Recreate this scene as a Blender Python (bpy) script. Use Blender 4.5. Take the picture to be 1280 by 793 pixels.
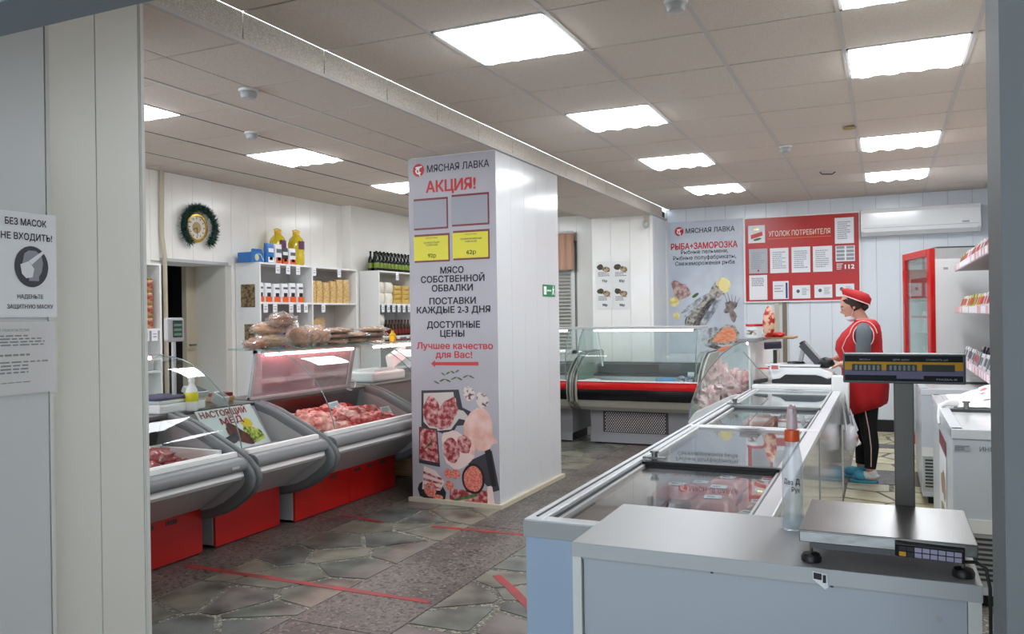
import bpy, bmesh, math, random
from mathutils import Vector, Matrix, noise
for o in list(bpy.data.objects): bpy.data.objects.remove(o)
SC = bpy.context.scene; COL = SC.collection
R = random.Random(7)
# ---------------- camera ----------------
cam = bpy.data.cameras.new('camera'); cam.lens = 28.82; cam.sensor_width = 36; cam.clip_start = 0.05
co = bpy.data.objects.new('camera', cam); COL.objects.link(co); SC.camera = co
yaw, pitch, roll = .4267, -.0006, -.0141
fw = Vector((-math.sin(yaw)*math.cos(pitch), math.cos(yaw)*math.cos(pitch), math.sin(pitch)))
r0 = Vector((math.cos(yaw), math.sin(yaw), 0)); u0 = r0.cross(fw)
rr = r0*math.cos(roll)+u0*math.sin(roll); uu = -r0*math.sin(roll)+u0*math.cos(roll)
m = Matrix((rr, uu, -fw)).transposed().to_4x4(); m.translation = (0, 0, 1.42); co.matrix_world = m
# ---------------- world, daylight from the street door behind the camera ----------------
W = bpy.data.worlds.new('world'); SC.world = W; W.use_nodes = True
W.node_tree.nodes['Background'].inputs[0].default_value = (.76, .88, 1.0, 1)
W.node_tree.nodes['Background'].inputs[1].default_value = 2.6
SC.view_settings.view_transform = 'Standard'; SC.view_settings.look = 'None'
SC.view_settings.gamma = 1; SC.view_settings.exposure = 0.75; SC.view_settings.use_curve_mapping = False
LAMP = 12          # ceiling panel emission
# ---------------- helpers ----------------
def lin(c):
    return tuple(((v/255)/12.92 if v/255 <= .04045 else ((v/255+.055)/1.055)**2.4) for v in c)
MATS = {}
def M(name, rgb=(200,200,200), rough=.5, metal=0, rgb2=None, scale=8, bump=0, bscale=60, detail=3, emit=0, coord='Object', spec=.5, rnd=None, lo=.4, hi=.6, coat=0, sss=0, stretch=None):
    if name in MATS: return MATS[name]
    m = bpy.data.materials.new(name); m.use_nodes = True; MATS[name] = m
    nt = m.node_tree; N = nt.nodes; L = nt.links; b = N['Principled BSDF']
    b.inputs['Roughness'].default_value = rough; b.inputs['Metallic'].default_value = metal
    b.inputs['Specular IOR Level'].default_value = spec; b.inputs['Coat Weight'].default_value = coat
    b.inputs['Coat Roughness'].default_value = .1
    if sss: b.inputs['Subsurface Weight'].default_value = sss; b.inputs['Subsurface Scale'].default_value = .02
    c = lin(rgb)+(1,); b.inputs['Base Color'].default_value = c
    tc = N.new('ShaderNodeTexCoord'); src = tc.outputs[coord]
    if stretch:
        mp = N.new('ShaderNodeMapping'); mp.inputs['Scale'].default_value = stretch; L.new(src, mp.inputs['Vector']); src = mp.outputs[0]
    col = None
    if rgb2:
        n = N.new('ShaderNodeTexNoise'); n.inputs['Scale'].default_value = scale; n.inputs['Detail'].default_value = detail
        L.new(src, n.inputs['Vector'])
        rp = N.new('ShaderNodeValToRGB'); rp.color_ramp.elements[0].position = lo; rp.color_ramp.elements[1].position = hi
        rp.color_ramp.elements[0].color = c; rp.color_ramp.elements[1].color = lin(rgb2)+(1,)
        L.new(n.outputs['Fac'], rp.inputs['Fac']); col = rp.outputs['Color']
    if rnd:
        oi = N.new('ShaderNodeObjectInfo'); rp2 = N.new('ShaderNodeValToRGB')
        rp2.color_ramp.interpolation = 'LINEAR'
        els = rp2.color_ramp.elements
        while len(els) < len(rnd): els.new(.5)
        for i, q in enumerate(rnd):
            els[i].position = i/(len(rnd)-1); els[i].color = lin(q)+(1,)
        L.new(oi.outputs['Random'], rp2.inputs['Fac'])
        if col is None: col = rp2.outputs['Color']
        else:
            mx = N.new('ShaderNodeMix'); mx.data_type = 'RGBA'; mx.blend_type = 'MULTIPLY'; mx.inputs[0].default_value = 1
            L.new(rp2.outputs['Color'], mx.inputs[6]); L.new(col, mx.inputs[7]); col = mx.outputs[2]
    if col is not None: L.new(col, b.inputs['Base Color'])
    if bump:
        n = N.new('ShaderNodeTexNoise'); n.inputs['Scale'].default_value = bscale; n.inputs['Detail'].default_value = 3
        L.new(src, n.inputs['Vector']); bp = N.new('ShaderNodeBump'); bp.inputs['Strength'].default_value = bump
        bp.inputs['Distance'].default_value = .01
        L.new(n.outputs['Fac'], bp.inputs['Height']); L.new(bp.outputs['Normal'], b.inputs['Normal'])
    if emit:
        b.inputs['Emission Color'].default_value = c; b.inputs['Emission Strength'].default_value = emit
    return m
def GLASS(name, tint=(235,245,243), rough=.02, body=0.0, bodycol=(255,255,255), ior=1.45):
    if name in MATS: return MATS[name]
    m = bpy.data.materials.new(name); m.use_nodes = True; MATS[name] = m
    nt = m.node_tree; N = nt.nodes; L = nt.links; N.remove(N['Principled BSDF'])
    t = N.new('ShaderNodeBsdfTransparent'); t.inputs[0].default_value = lin(tint)+(1,)
    g = N.new('ShaderNodeBsdfGlossy'); g.inputs['Roughness'].default_value = rough; g.inputs[0].default_value = (1,1,1,1)
    f = N.new('ShaderNodeFresnel'); f.inputs[0].default_value = ior
    ge = N.new('ShaderNodeNewGeometry'); mr = N.new('ShaderNodeMapRange'); mr.inputs[3].default_value = ior; mr.inputs[4].default_value = 1/ior
    L.new(ge.outputs['Backfacing'], mr.inputs[0]); L.new(mr.outputs[0], f.inputs[0])
    mx = N.new('ShaderNodeMixShader'); L.new(f.outputs[0], mx.inputs[0]); 
    if body:
        d = N.new('ShaderNodeBsdfDiffuse'); d.inputs[0].default_value = lin(bodycol)+(1,)
        m2 = N.new('ShaderNodeMixShader'); m2.inputs[0].default_value = body
        L.new(t.outputs[0], m2.inputs[1]); L.new(d.outputs[0], m2.inputs[2]); L.new(m2.outputs[0], mx.inputs[1])
    else: L.new(t.outputs[0], mx.inputs[1])
    L.new(g.outputs[0], mx.inputs[2]); L.new(mx.outputs[0], N['Material Output'].inputs[0])
    return m
class G:
    def __init__(s): s.v = []; s.f = []
    def add(s, vs, fs):
        b = len(s.v); s.v += [tuple(v) for v in vs]; s.f += [tuple(b+i for i in f) for f in fs]; return s
    def box(s, x0, x1, y0, y1, z0, z1):
        if x0 > x1: x0, x1 = x1, x0
        if y0 > y1: y0, y1 = y1, y0
        if z0 > z1: z0, z1 = z1, z0
        return s.add([(x0,y0,z0),(x1,y0,z0),(x1,y1,z0),(x0,y1,z0),(x0,y0,z1),(x1,y0,z1),(x1,y1,z1),(x0,y1,z1)],
            [(0,3,2,1),(4,5,6,7),(0,1,5,4),(1,2,6,5),(2,3,7,6),(3,0,4,7)])
    def obox(s, c, ax, ay, az):      # oriented box by half-axis vectors
        c, ax, ay, az = map(Vector, (c, ax, ay, az)); P = []
        for k in (-1, 1):
            for i, j in ((-1,-1),(1,-1),(1,1),(-1,1)): P.append(c+ax*i+ay*j+az*k)
        return s.add(P, [(0,3,2,1),(4,5,6,7),(0,1,5,4),(1,2,6,5),(2,3,7,6),(3,0,4,7)])
    def prism(s, poly, axis, a0, a1):   # poly in the other two axes (y: (x,z); x: (y,z); z: (x,y))
        def mk(p, a): return {'y': (p[0], a, p[1]), 'x': (a, p[0], p[1]), 'z': (p[0], p[1], a)}[axis]
        n = len(poly); V = [mk(p, a0) for p in poly]+[mk(p, a1) for p in poly]
        F = [tuple(range(n))[::-1], tuple(range(n, 2*n))]+[(i, (i+1) % n, n+(i+1) % n, n+i) for i in range(n)]
        return s.add(V, F)
    def tube(s, path, r, n=8, closed=False):
        P = [Vector(p) for p in path]; m = len(P); rs = r if isinstance(r, (list, tuple)) else [r]*m
        up = None; V = []
        for i, p in enumerate(P):
            if closed: t = (P[(i+1) % m]-P[i-1]).normalized()
            else: t = (P[min(i+1, m-1)]-P[max(i-1, 0)]).normalized()
            if up is None: up = Vector((0,0,1)) if abs(t.z) < .9 else Vector((1,0,0))
            a = t.cross(up).normalized(); b = a.cross(t).normalized(); up = b
            for k in range(n):
                th = 2*math.pi*k/n; V.append(p+a*math.cos(th)*rs[i]+b*math.sin(th)*rs[i])
        F = []
        for i in range(m if closed else m-1):
            j = (i+1) % m
            for k in range(n): F.append((i*n+k, i*n+(k+1) % n, j*n+(k+1) % n, j*n+k))
        if not closed: F += [tuple(range(n))[::-1], tuple((m-1)*n+k for k in range(n))]
        return s.add(V, F)
    def lathe(s, c, prof, n=16, ax='z'):   # prof list of (r, h)
        V = []
        for r, h in prof:
            for k in range(n):
                th = 2*math.pi*k/n; x, y = r*math.cos(th), r*math.sin(th)
                V.append({'z': (c[0]+x, c[1]+y, c[2]+h), 'y': (c[0]+x, c[1]+h, c[2]+y), 'x': (c[0]+h, c[1]+x, c[2]+y)}[ax])
        m = len(prof); F = []
        for i in range(m-1):
            for k in range(n): F.append((i*n+k, i*n+(k+1) % n, (i+1)*n+(k+1) % n, (i+1)*n+k))
        F += [tuple(range(n))[::-1], tuple((m-1)*n+k for k in range(n))]
        return s.add(V, F)
    def grid(s, fn, nu, nv, wrapu=False):
        V = [fn(i/nu, j/nv) for j in range(nv+1) for i in range(nu if wrapu else nu+1)]
        w = nu if wrapu else nu+1
        F = [(j*w+i, j*w+(i+1) % w, (j+1)*w+(i+1) % w, (j+1)*w+i) for j in range(nv) for i in range(nu)]
        return s.add(V, F)
    def blob(s, c, r, seed=0, amp=.2, fr=2.5, nu=14, nv=9, rz=0, flat=None):
        off = Vector((seed*3.1, seed*1.7, seed*.9)); cr, sr = math.cos(rz), math.sin(rz)
        def fn(u, v):
            th = u*2*math.pi; ph = (v-.5)*math.pi*.998
            d = Vector((math.cos(ph)*math.cos(th), math.cos(ph)*math.sin(th), math.sin(ph)))
            k = 1+amp*noise.noise(d*fr+off)+amp*.5*noise.noise(d*fr*2.3+off)
            x, y, z = d.x*r[0]*k, d.y*r[1]*k, d.z*r[2]*k
            if flat is not None: z = max(z, flat)
            return (c[0]+x*cr-y*sr, c[1]+x*sr+y*cr, c[2]+z)
        return s.grid(fn, nu, nv, True)
def link(name, data, parent=None):
    o = bpy.data.objects.new(name, data); COL.objects.link(o)
    if parent is not None: o.parent = parent
    return o
def worg(p):
    v = Vector((0,0,0))
    while p is not None: v += p.location; p = p.parent
    return v
STUFF = {'vent_slots','grille_holes','digits','keys','price_digits','hour_marks','phone_table'}
ORD = ['first','second','third','fourth','fifth','sixth','seventh','eighth','ninth','tenth','eleventh','twelfth','thirteenth','fourteenth','fifteenth','sixteenth','seventeenth','eighteenth','nineteenth','twentieth']
def nth(i): return ORD[i] if i < 20 else ('twenty-' if i < 29 else 'thirty-' if i > 29 and i < 39 else '')+ORD[(i-20) % 10] if i not in (29, 39) else {29: 'thirtieth', 39: 'fortieth'}[i]
def put(name, g, mat, parent=None, smooth=0, bevel=0, seg=2, org=None):
    """links builder g (world coordinates) as one mesh object"""
    o0 = worg(parent)
    if org is None:
        if parent is None and g.v:
            xs = [v[0] for v in g.v]; ys = [v[1] for v in g.v]; zs = [v[2] for v in g.v]
            org = Vector(((min(xs)+max(xs))/2, (min(ys)+max(ys))/2, min(zs)))
        else: org = o0
    org = Vector(org)
    me = bpy.data.meshes.new(name); me.from_pydata([tuple(Vector(v)-org) for v in g.v], [], g.f)
    if isinstance(mat, str): mat = MATS[mat]
    me.materials.append(mat)
    bm = bmesh.new(); bm.from_mesh(me); bmesh.ops.recalc_face_normals(bm, faces=bm.faces); bm.to_mesh(me); bm.free()
    if smooth:
        me.polygons.foreach_set('use_smooth', [True]*len(me.polygons)); me.set_sharp_from_angle(angle=math.radians(smooth))
    o = link(name, me, parent); o.location = org-o0
    if name in STUFF: o['kind'] = 'stuff'
    if bevel:
        b = o.modifiers.new('bevel', 'BEVEL'); b.width = bevel; b.segments = seg; b.limit_method = 'ANGLE'; b.angle_limit = .6
    return o
def tag(o, label, cat, group=None, kind=None):
    o['label'] = label; o['category'] = cat
    if group: o['group'] = group
    if kind: o['kind'] = kind
    return o
def thing(name, label, cat, loc, group=None):
    o = link(name, None); o.location = loc; o.empty_display_size = .1; return tag(o, label, cat, group)
def struct(o): o['kind'] = 'structure'; return o
def copy_tree(o, loc=None, rz=None, parent=None, label=None, group=None):
    c = o.copy(); COL.objects.link(c)
    if parent is not None: c.parent = parent
    if loc is not None: c.location = loc
    if rz is not None: c.rotation_euler[2] = rz
    if label: c['label'] = label
    if group: c['group'] = group
    for ch in list(o.children): copy_tree(ch, parent=c)
    return c
# flat print on a plane: frame = (origin, right, up)
class Frame:
    def __init__(s, o, r, u): s.o = Vector(o); s.r = Vector(r).normalized(); s.u = Vector(u).normalized(); s.n = s.r.cross(s.u)
    def p(s, a, b, d=0): return s.o+s.r*a+s.u*b+s.n*d
def FRONT(y): return Frame((0, y, 0), (1,0,0), (0,0,1))
LAYER = [0]
def fpoly(fr, pts, d, g=None, t=0):
    g = g or G(); n = len(pts); LAYER[0] = (LAYER[0]+1) % 30; d += LAYER[0]*.00002
    if t: 
        V = [fr.p(a, b, d-t) for a, b in pts]+[fr.p(a, b, d) for a, b in pts]
        return g.add(V, [tuple(range(n))[::-1], tuple(range(n, 2*n))]+[(i, (i+1) % n, n+(i+1) % n, n+i) for i in range(n)])
    return g.add([fr.p(a, b, d) for a, b in pts], [tuple(range(n))])
def frect(fr, a0, a1, b0, b1, d, g=None, t=0): return fpoly(fr, [(a0,b0),(a1,b0),(a1,b1),(a0,b1)], d, g, t)
def fell(fr, a, b, ra, rb, d, rot=0, wob=0, seed=0, n=22, g=None, t=0):
    pts = []
    for k in range(n):
        th = 2*math.pi*k/n; q = 1+wob*noise.noise(Vector((math.cos(th)*1.6+seed*2.3, math.sin(th)*1.6, seed*1.3)))*2
        x, y = ra*q*math.cos(th), rb*q*math.sin(th)
        pts.append((a+x*math.cos(rot)-y*math.sin(rot), b+x*math.sin(rot)+y*math.cos(rot)))
    return fpoly(fr, pts, d, g, t)
TXT = {}
def text_mesh(s, off):
    if (s, off) in TXT: return TXT[(s, off)]
    cu = bpy.data.curves.new('lettering', 'FONT'); cu.body = s; cu.size = 1; cu.resolution_u = 3; cu.fill_mode = 'NONE'
    o = bpy.data.objects.new('t', cu); me = o.to_mesh()
    P = [(v.co.x, v.co.y) for v in me.vertices]; adj = {}
    for e in me.edges:
        p, q = e.vertices; adj.setdefault(p, []).append(q); adj.setdefault(q, []).append(p)
    o.to_mesh_clear(); bpy.data.objects.remove(o)
    seen = set(); LP = []
    for st in adj:
        if st in seen: continue
        lp = [st]; seen.add(st); cur = st
        while True:
            nx = [q for q in adj[cur] if q not in seen]
            if not nx: break
            cur = nx[0]; seen.add(cur); lp.append(cur)
        if len(lp) > 2: LP.append([P[i] for i in lp])
    area = lambda l: sum(l[i][0]*l[(i+1) % len(l)][1]-l[(i+1) % len(l)][0]*l[i][1] for i in range(len(l)))/2
    def inside(p, l):
        c = False; n = len(l)
        for i in range(n):
            (x1, y1), (x2, y2) = l[i], l[(i+1) % n]
            if (y1 > p[1]) != (y2 > p[1]) and p[0] < (x2-x1)*(p[1]-y1)/(y2-y1)+x1: c = not c
        return c
    AR_ = [area(l) for l in LP]; par = {}
    for i, l in enumerate(LP):
        for j, k in enumerate(LP):
            if i != j and AR_[i]*AR_[j] < 0 and abs(AR_[j]) > abs(AR_[i]) and inside(l[0], k): par.setdefault(j, []).append(i)
    holes = {i for v in par.values() for i in v}
    V0 = []; F0 = []
    from mathutils.geometry import tessellate_polygon
    for i, l in enumerate(LP):
        if i in holes: continue
        grp = [l]+[LP[h] for h in par.get(i, [])]; n = len(V0)
        F0 += [tuple(n+q for q in t) for t in tessellate_polygon([[Vector((x, y, 0)) for x, y in g_] for g_ in grp])]
        V0 += [(x, y, 0) for g_ in grp for x, y in g_]
    V = []; F = []
    sh = [(0,0)] if off < .008 else [(off*1.1*math.cos(k*math.pi/3), off*1.1*math.sin(k*math.pi/3)) for k in range(6)]
    for k, (dx, dy) in enumerate(sh):
        for fi, f in enumerate(F0):
            n = len(V); V += [(V0[i][0]+dx, V0[i][1]+dy, k*2+(fi % 9)*.2) for i in f]; F.append(tuple(range(n, n+len(f))))
    TXT[(s, off)] = (V, F); return V, F
def text(fr, s, a0, a1, bc, h, d, mat, parent, off=.012, name='lettering', slant=0):
    """fits string s between a0 and a1 along the frame, cap height h centred on bc"""
    V, F = text_mesh(s, off)
    if not V: return None
    x0 = min(v[0] for v in V); x1 = max(v[0] for v in V); H_ = .7
    g = G(); k = (a1-a0)/(x1-x0)
    g.add([fr.p(a0+(v[0]-x0)*k, bc-h/2+v[1]*h/H_+slant*(v[0]-x0)*k, d+v[2]*.00004) for v in V], F)
    return put(name, g, mat, parent)
def fake_lines(fr, a0, a1, b0, b1, n, d, mat, parent, seed=0, name='printed_lines', frac=.45):
    g = G(); rr_ = random.Random(seed); st = (b1-b0)/n
    for i in range(n):
        b = b1-st*(i+.5); x = a0; e = a1-(a1-a0)*rr_.choice((0,.05,.1,.3))
        while x < e-.004:
            w = min((a1-a0)*rr_.uniform(.05,.16), e-x); frect(fr, x, x+w, b-st*frac/2, b+st*frac/2, d, g); x += w+(a1-a0)*.025
    return put(name, g, mat, parent)
# ---------------- materials ----------------
M('pvc', (243,241,234), .2, rgb2=(246,244,240), scale=3)
M('pvc_back', (222,227,233), .2)
M('tile_ceiling', (228,216,204), .95, rgb2=(208,196,183), scale=260, detail=2, lo=.38, hi=.62, bump=.3, bscale=300)
M('tile_face', (228,222,212), .95, rgb2=(190,182,170), scale=230, lo=.36, hi=.6, bump=.3, bscale=300)
M('runner', (196,190,184), .5); M('dark_gap', (60,56,52), .9)
M('white', (236,236,234), .45); M('white_gloss', (232,233,233), .15); M('trim_white', (215,215,208), .4)
M('paper', (232,233,236), .6); M('ink', (28,28,32), .6); M('ink_grey', (95,98,104), .7); M('ink_pale', (150,152,158), .7)
M('red_print', (200,36,32), .4); M('dark_red', (120,25,32), .4); M('white_print', (242,240,238), .4)
M('banner_grey', (176,170,176), .42, rgb2=(184,178,184), scale=1.5); M('banner_blue', (196,203,214), .4)
M('yellow_print', (226,214,30), .4); M('green_sign', (10,130,80), .4)
M('steel', (128,128,126), .28, 1, bump=.05, bscale=40, stretch=(1,30,1)); M('alu', (190,192,194), .3, 1)
M('chrome', (200,200,200), .12, 1); M('black', (22,22,24), .45); M('black_gloss', (18,18,20), .2)
M('grey_plastic', (132,134,136), .42); M('bumper_grey', (104,108,110), .45); M('dark_plastic', (62,64,66), .4); M('light_grey', (186,188,188), .35)
M('mid_grey', (168,170,170), .4)
M('red_panel', (184,28,24), .3); M('red_gloss', (205,28,26), .2)
M('freezer_white', (205,211,218), .3); M('freezer_side', (225,228,232), .12, coat=.6); M('freezer_in', (190,196,198), .4)
M('meat', (176,38,36), .38, rgb2=(222,128,118), scale=22, detail=4, lo=.42, hi=.68, bump=.5, bscale=40, coat=.3)
M('meat_dark', (120,18,24), .35, rgb2=(168,44,46), scale=22, bump=.5, bscale=45, coat=.3)
M('meat_pink', (214,120,110), .4, rgb2=(238,190,176), scale=14, bump=.3, bscale=30, coat=.3)
M('bread', (196,132,84), .6, rgb2=(222,168,116), scale=14, bump=.2, bscale=50)
M('bread_dark', (140,86,56), .6, rgb2=(168,110,74), scale=14)
M('pasta', (196,156,92), .5, rgb2=(220,190,134), scale=60, bump=.4, bscale=80)
M('flour', (226,220,205), .6); M('kraft', (214,170,132), .7)
M('oil', (214,188,34), .12, coat=.8); M('cap_yellow', (240,190,20), .4)
M('bottle_dark', (16,22,14), .12); M('bottle_brown', (66,34,18), .15)
M('label_green', (120,140,50), .5); M('blue_pack', (40,110,180), .3); M('orange_pack', (225,92,34), .35); M('purple', (90,40,80), .4)
M('skin', (214,160,138), .5, sss=.1); M('hair', (52,34,28), .6, bump=.4, bscale=120, stretch=(1,1,6))
M('cloth_red', (186,18,26), .75, bump=.15, bscale=25); M('cloth_red_cap', (180,20,26), .7)
M('cloth_grey', (104,112,120), .85, bump=.2, bscale=60); M('cloth_black', (20,20,24), .85); M('piping', (236,200,196), .7)
M('slipper', (80,170,200), .6); M('sock', (225,225,225), .8); M('mask', (225,228,232), .7)
M('garland', (22,48,40), .3, rgb2=(70,110,100), scale=50, metal=.4); M('gold', (200,160,70), .25, 1)
M('door_dark', (24,20,18), .6); M('beige', (196,186,164), .6); M('wood', (150,112,74), .6, rgb2=(176,138,96), scale=6, stretch=(1,8,8))
M('jamb', (96,102,104), .55, rgb2=(104,108,110), scale=2); M('lintel', (120,130,138), .5)
M('curtain', (205,165,140), .8); M('blind', (196,196,190), .5)
M('bag', (228,228,232), .35, bump=.6, bscale=18, rgb2=(234,228,232), scale=5, lo=.5, hi=.62)
M('bag_pink', (224,168,170), .25, rgb2=(236,206,206), scale=14, bump=.8, bscale=22, coat=.5)
M('lamp', (245,250,255), .5, emit=LAMP); M('lamp_pink', (255,178,182), .5, emit=12); M('lamp_cool', (225,240,255), .5, emit=5)
GLASS('glass'); GLASS('glass_lid', (240,246,245), .015, .03, (200,205,205), 1.42); GLASS('glass_green', (232,244,241), .02, .03)
GLASS('film', (248,246,244), .14, .22, (240,240,240), 1.4); GLASS('pet', (244,247,249), .06, .28, (232,237,242), 1.42)
GLASS('glass_reflective', (235,240,240), .02, .03, (255,255,255), 1.9)
for nm, c in (('mesh', 0),): pass
def speckle(name, base, dots, rough=.35, scale=90, cut=.22, base2=None):
    m = M(name, base, rough); nt = m.node_tree; N = nt.nodes; L = nt.links; b = N['Principled BSDF']
    tc = N.new('ShaderNodeTexCoord')
    def mixn(a, bcol, fac):
        mx = N.new('ShaderNodeMix'); mx.data_type = 'RGBA'; L.new(fac, mx.inputs[0])
        if isinstance(a, tuple): mx.inputs[6].default_value = a
        else: L.new(a, mx.inputs[6])
        mx.inputs[7].default_value = bcol; return mx.outputs[2]
    cur = lin(base)+(1,)
    n1 = N.new('ShaderNodeTexNoise'); n1.inputs['Scale'].default_value = 2.2; n1.inputs['Detail'].default_value = 5; L.new(tc.outputs['Object'], n1.inputs['Vector'])
    r1 = N.new('ShaderNodeValToRGB'); r1.color_ramp.elements[0].position = .42; r1.color_ramp.elements[1].position = .66; L.new(n1.outputs['Fac'], r1.inputs['Fac'])
    cur = mixn(cur, lin(base2 or tuple(int(v*.72) for v in base))+(1,), r1.outputs['Color'])
    for i, dc in enumerate(dots):
        v = N.new('ShaderNodeTexVoronoi'); v.inputs['Scale'].default_value = scale*(1+.37*i); L.new(tc.outputs['Object'], v.inputs['Vector'])
        sx = N.new('ShaderNodeSeparateColor'); L.new(v.outputs['Color'], sx.inputs[0])
        lt = N.new('ShaderNodeMath'); lt.operation = 'LESS_THAN'; lt.inputs[1].default_value = cut; L.new(sx.outputs[0], lt.inputs[0])
        cur = mixn(cur, lin(dc)+(1,), lt.outputs[0])
    L.new(cur, b.inputs['Base Color']); return m
speckle('terrazzo', (106,99,92), [(56,51,48),(124,116,108),(66,60,56)], .45, 52, .13)
speckle('terrazzo_dark', (80,77,74), [(70,64,62),(118,112,106)], .35, 42, .16)
speckle('grout', (112,108,97), [(74,74,66),(158,152,136),(92,88,78)], .6, 60, .26)
def slabmat(name, cols, dirt):
    m = M(name, (150,150,140), .32, rgb2=dirt, scale=4.5, detail=9, lo=.42, hi=.74, rnd=cols)
    nt = m.node_tree
    for n in nt.nodes:
        if n.type == 'VALTORGB' and len(n.color_ramp.elements) == 2: n.color_ramp.elements[0].color = (1,1,1,1)
    return m
slabmat('slab', [(112,118,110),(126,125,112),(98,104,102),(118,116,108),(132,129,114),(104,108,100),(122,112,108)], (118,112,106))
slabmat('slab_yellow', [(206,200,164),(190,184,150),(214,206,172),(182,178,152),(200,192,152)], (214,206,196))
# ================= STRUCTURE =================
H = 2.79; HB = 2.655; XB0, XB1 = -3.41, -2.58; XL = -5.98; XR = 1.15; YB = 10.62
# floor
floor = struct(put('floor', G().box(-6.4, 1.4, -2.6, 10.9, -.12, 0), 'grout', org=(0,0,0)))
def clip(poly, nx, ny, d):      # keep nx*x+ny*y<=d
    out = []
    for i in range(len(poly)):
        a, b = poly[i], poly[(i+1) % len(poly)]; da = nx*a[0]+ny*a[1]-d; db = nx*b[0]+ny*b[1]-d
        if da <= 0: out.append(a)
        if (da < 0 < db) or (db < 0 < da):
            t = da/(da-db); out.append((a[0]+(b[0]-a[0])*t, a[1]+(b[1]-a[1])*t))
    return out
def paving(x0, x1, y0, y1, step, mat, gap, seed, sx=1.0):
    rg = random.Random(seed); S = []
    nx = max(1, round((x1-x0)/(step*sx))); ny = max(1, round((y1-y0)/step))
    for i in range(nx):
        for j in range(ny):
            S.append((x0+(x1-x0)*(i+.5+rg.uniform(-.42,.42))/nx, y0+(y1-y0)*(j+.5+rg.uniform(-.42,.42))/ny))
    for i, a in enumerate(S):
        poly = [(x0+.004,y0+.004),(x1-.004,y0+.004),(x1-.004,y1-.004),(x0+.004,y1-.004)]
        for j, b in enumerate(S):
            if i == j or (a[0]-b[0])**2+(a[1]-b[1])**2 > (step*3.2)**2: continue
            dx, dy = b[0]-a[0], b[1]-a[1]; q = math.hypot(dx, dy)
            poly = clip(poly, dx/q, dy/q, (dx*(a[0]+b[0])/2+dy*(a[1]+b[1])/2)/q-gap/2*rg.uniform(.6,1.5))
            if len(poly) < 3: break
        if len(poly) < 3: continue
        o = put('slab', G().prism(poly, 'z', 0, .0035), mat, floor)
paving(XB0+.0, XB1, 2.3, 9.6, .36, 'slab', .032, 3, .75)
paving(-2.03, -.95, 2.4, 8.45, .36, 'slab', .036, 5, .8)
paving(-3.9, -3.41, 6.2, 9.6, .4, 'slab', .03, 8, .9)
for (a, b, c, d) in ((-.3, 1.1, 6.0, 7.35), (-.3, 1.1, 8.0, 9.3), (-.3, 1.1, 9.6, 10.55), (-.3, .28, 2.2, 5.9)):
    paving(a, b, c, d, .34, 'slab_yellow', .03, int(c*10), 1.1)
for (a, b, c, d, mt) in ((-2.575,-2.035,1.2,10.6,'terrazzo'), (-3.95,-3.415,2.0,6.15,'terrazzo'), (-.3,1.1,7.37,7.98,'terrazzo_dark'), (-.3,1.1,9.32,9.58,'terrazzo_dark'), (-3.95,-3.415,6.2,6.21,'terrazzo')):
    n = max(1, round((d-c)/1.9))
    if d-c < .05: continue
    for k in range(n):
        y0 = c+(d-c)*k/n; y1 = c+(d-c)*(k+1)/n
        put('terrazzo_strip', G().box(a+.003, b-.003, y0+.003, y1-.003, 0, .0035), mt, floor)
# red floor tape
def tape(p, q, w, label):
    p, q = Vector(p+(0,)), Vector(q+(0,)); t = (q-p).normalized(); n = Vector((-t.y, t.x, 0))*w/2
    g = G(); k = 8
    pts = [p+(q-p)*i/k for i in range(k+1)]
    rg = random.Random(int(p.y*100))
    up = [x+n*rg.uniform(.7,1.1) for x in pts]; dn = [x-n*rg.uniform(.7,1.1) for x in pts]
    poly = [(v.x, v.y) for v in dn]+[(v.x, v.y) for v in up[::-1]]
    tag(put('floor_tape', g.prism(poly, 'z', .0036, .0052), 'tape'), label, 'tape')
M('tape', (168,44,48), .5, rgb2=(130,58,56), scale=9)
tape((-3.7,3.53), (-2.08,3.535), .05, 'long worn red tape strip across the floor nearest the camera')
tape((-2.81,4.83), (-2.1,4.86), .045, 'short red tape strip on the floor in front of the bannered pillar')
tape((-1.95,4.04), (-1.55,3.62), .05, 'slanting red tape strip on the floor beside the glass-lidded freezer')
tape((-3.58,4.87), (-3.19,4.80), .045, 'short faded red tape strip on the floor before the red counter base')
# ceilings
ceiling = struct(put('ceiling', G().box(XB1, XR+.2, -2.6, YB+.2, H+.02, H+.12).box(-6.4, XB0, -2.6, YB+.2, H+.02, H+.12).box(XB0+.03, XB1-.03, -2.6, YB+.2, HB+.02, HB+.1), 'dark_gap', org=(0,0,0)))
tile_me = None
XG, YG = -.1756, 4.0239
LIGHTS_R = [(0,-1),(0,1),(0,5),(0,8),(-3,-1),(-3,2),(-3,5),(-3,8)]
def tile(x0, x1, y0, y1, z, mat='tile_ceiling'):
    dz = R.uniform(0, .002)
    put('ceiling_tile', G().box(x0+.004, x1-.004, y0+.0055, y1-.0055, z+dz, z+.014), mat, ceiling)
xs = [XB1]+[XG+.6*i for i in range(-3, 3)]+[XR]
ys = [YG+.6*r for r in range(-10, 11)]+[YB]
for xi in range(len(xs)-1):
    for yi in range(len(ys)-1):
        x0, x1, y0, y1 = xs[xi], xs[xi+1], ys[yi], ys[yi+1]
        if any(abs(x0-(XG+.6*i)) < .01 and abs(y0-(YG+.6*r)) < .01 for i, r in LIGHTS_R): continue
        tile(x0, x1, y0, y1, H)
YG2 = 4.07; LIGHTS_L = [(-4.82,3.47),(-4.82,5.27),(-4.82,7.07),(-4.82,8.87)]  # last left light is added, unseen behind the pillar, to brighten that side
xs2 = [XL, -5.42, -4.82, -4.22, -3.62, XB0]; ys2 = [2.27+.6*k for k in range(14)]+[YB]
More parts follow.
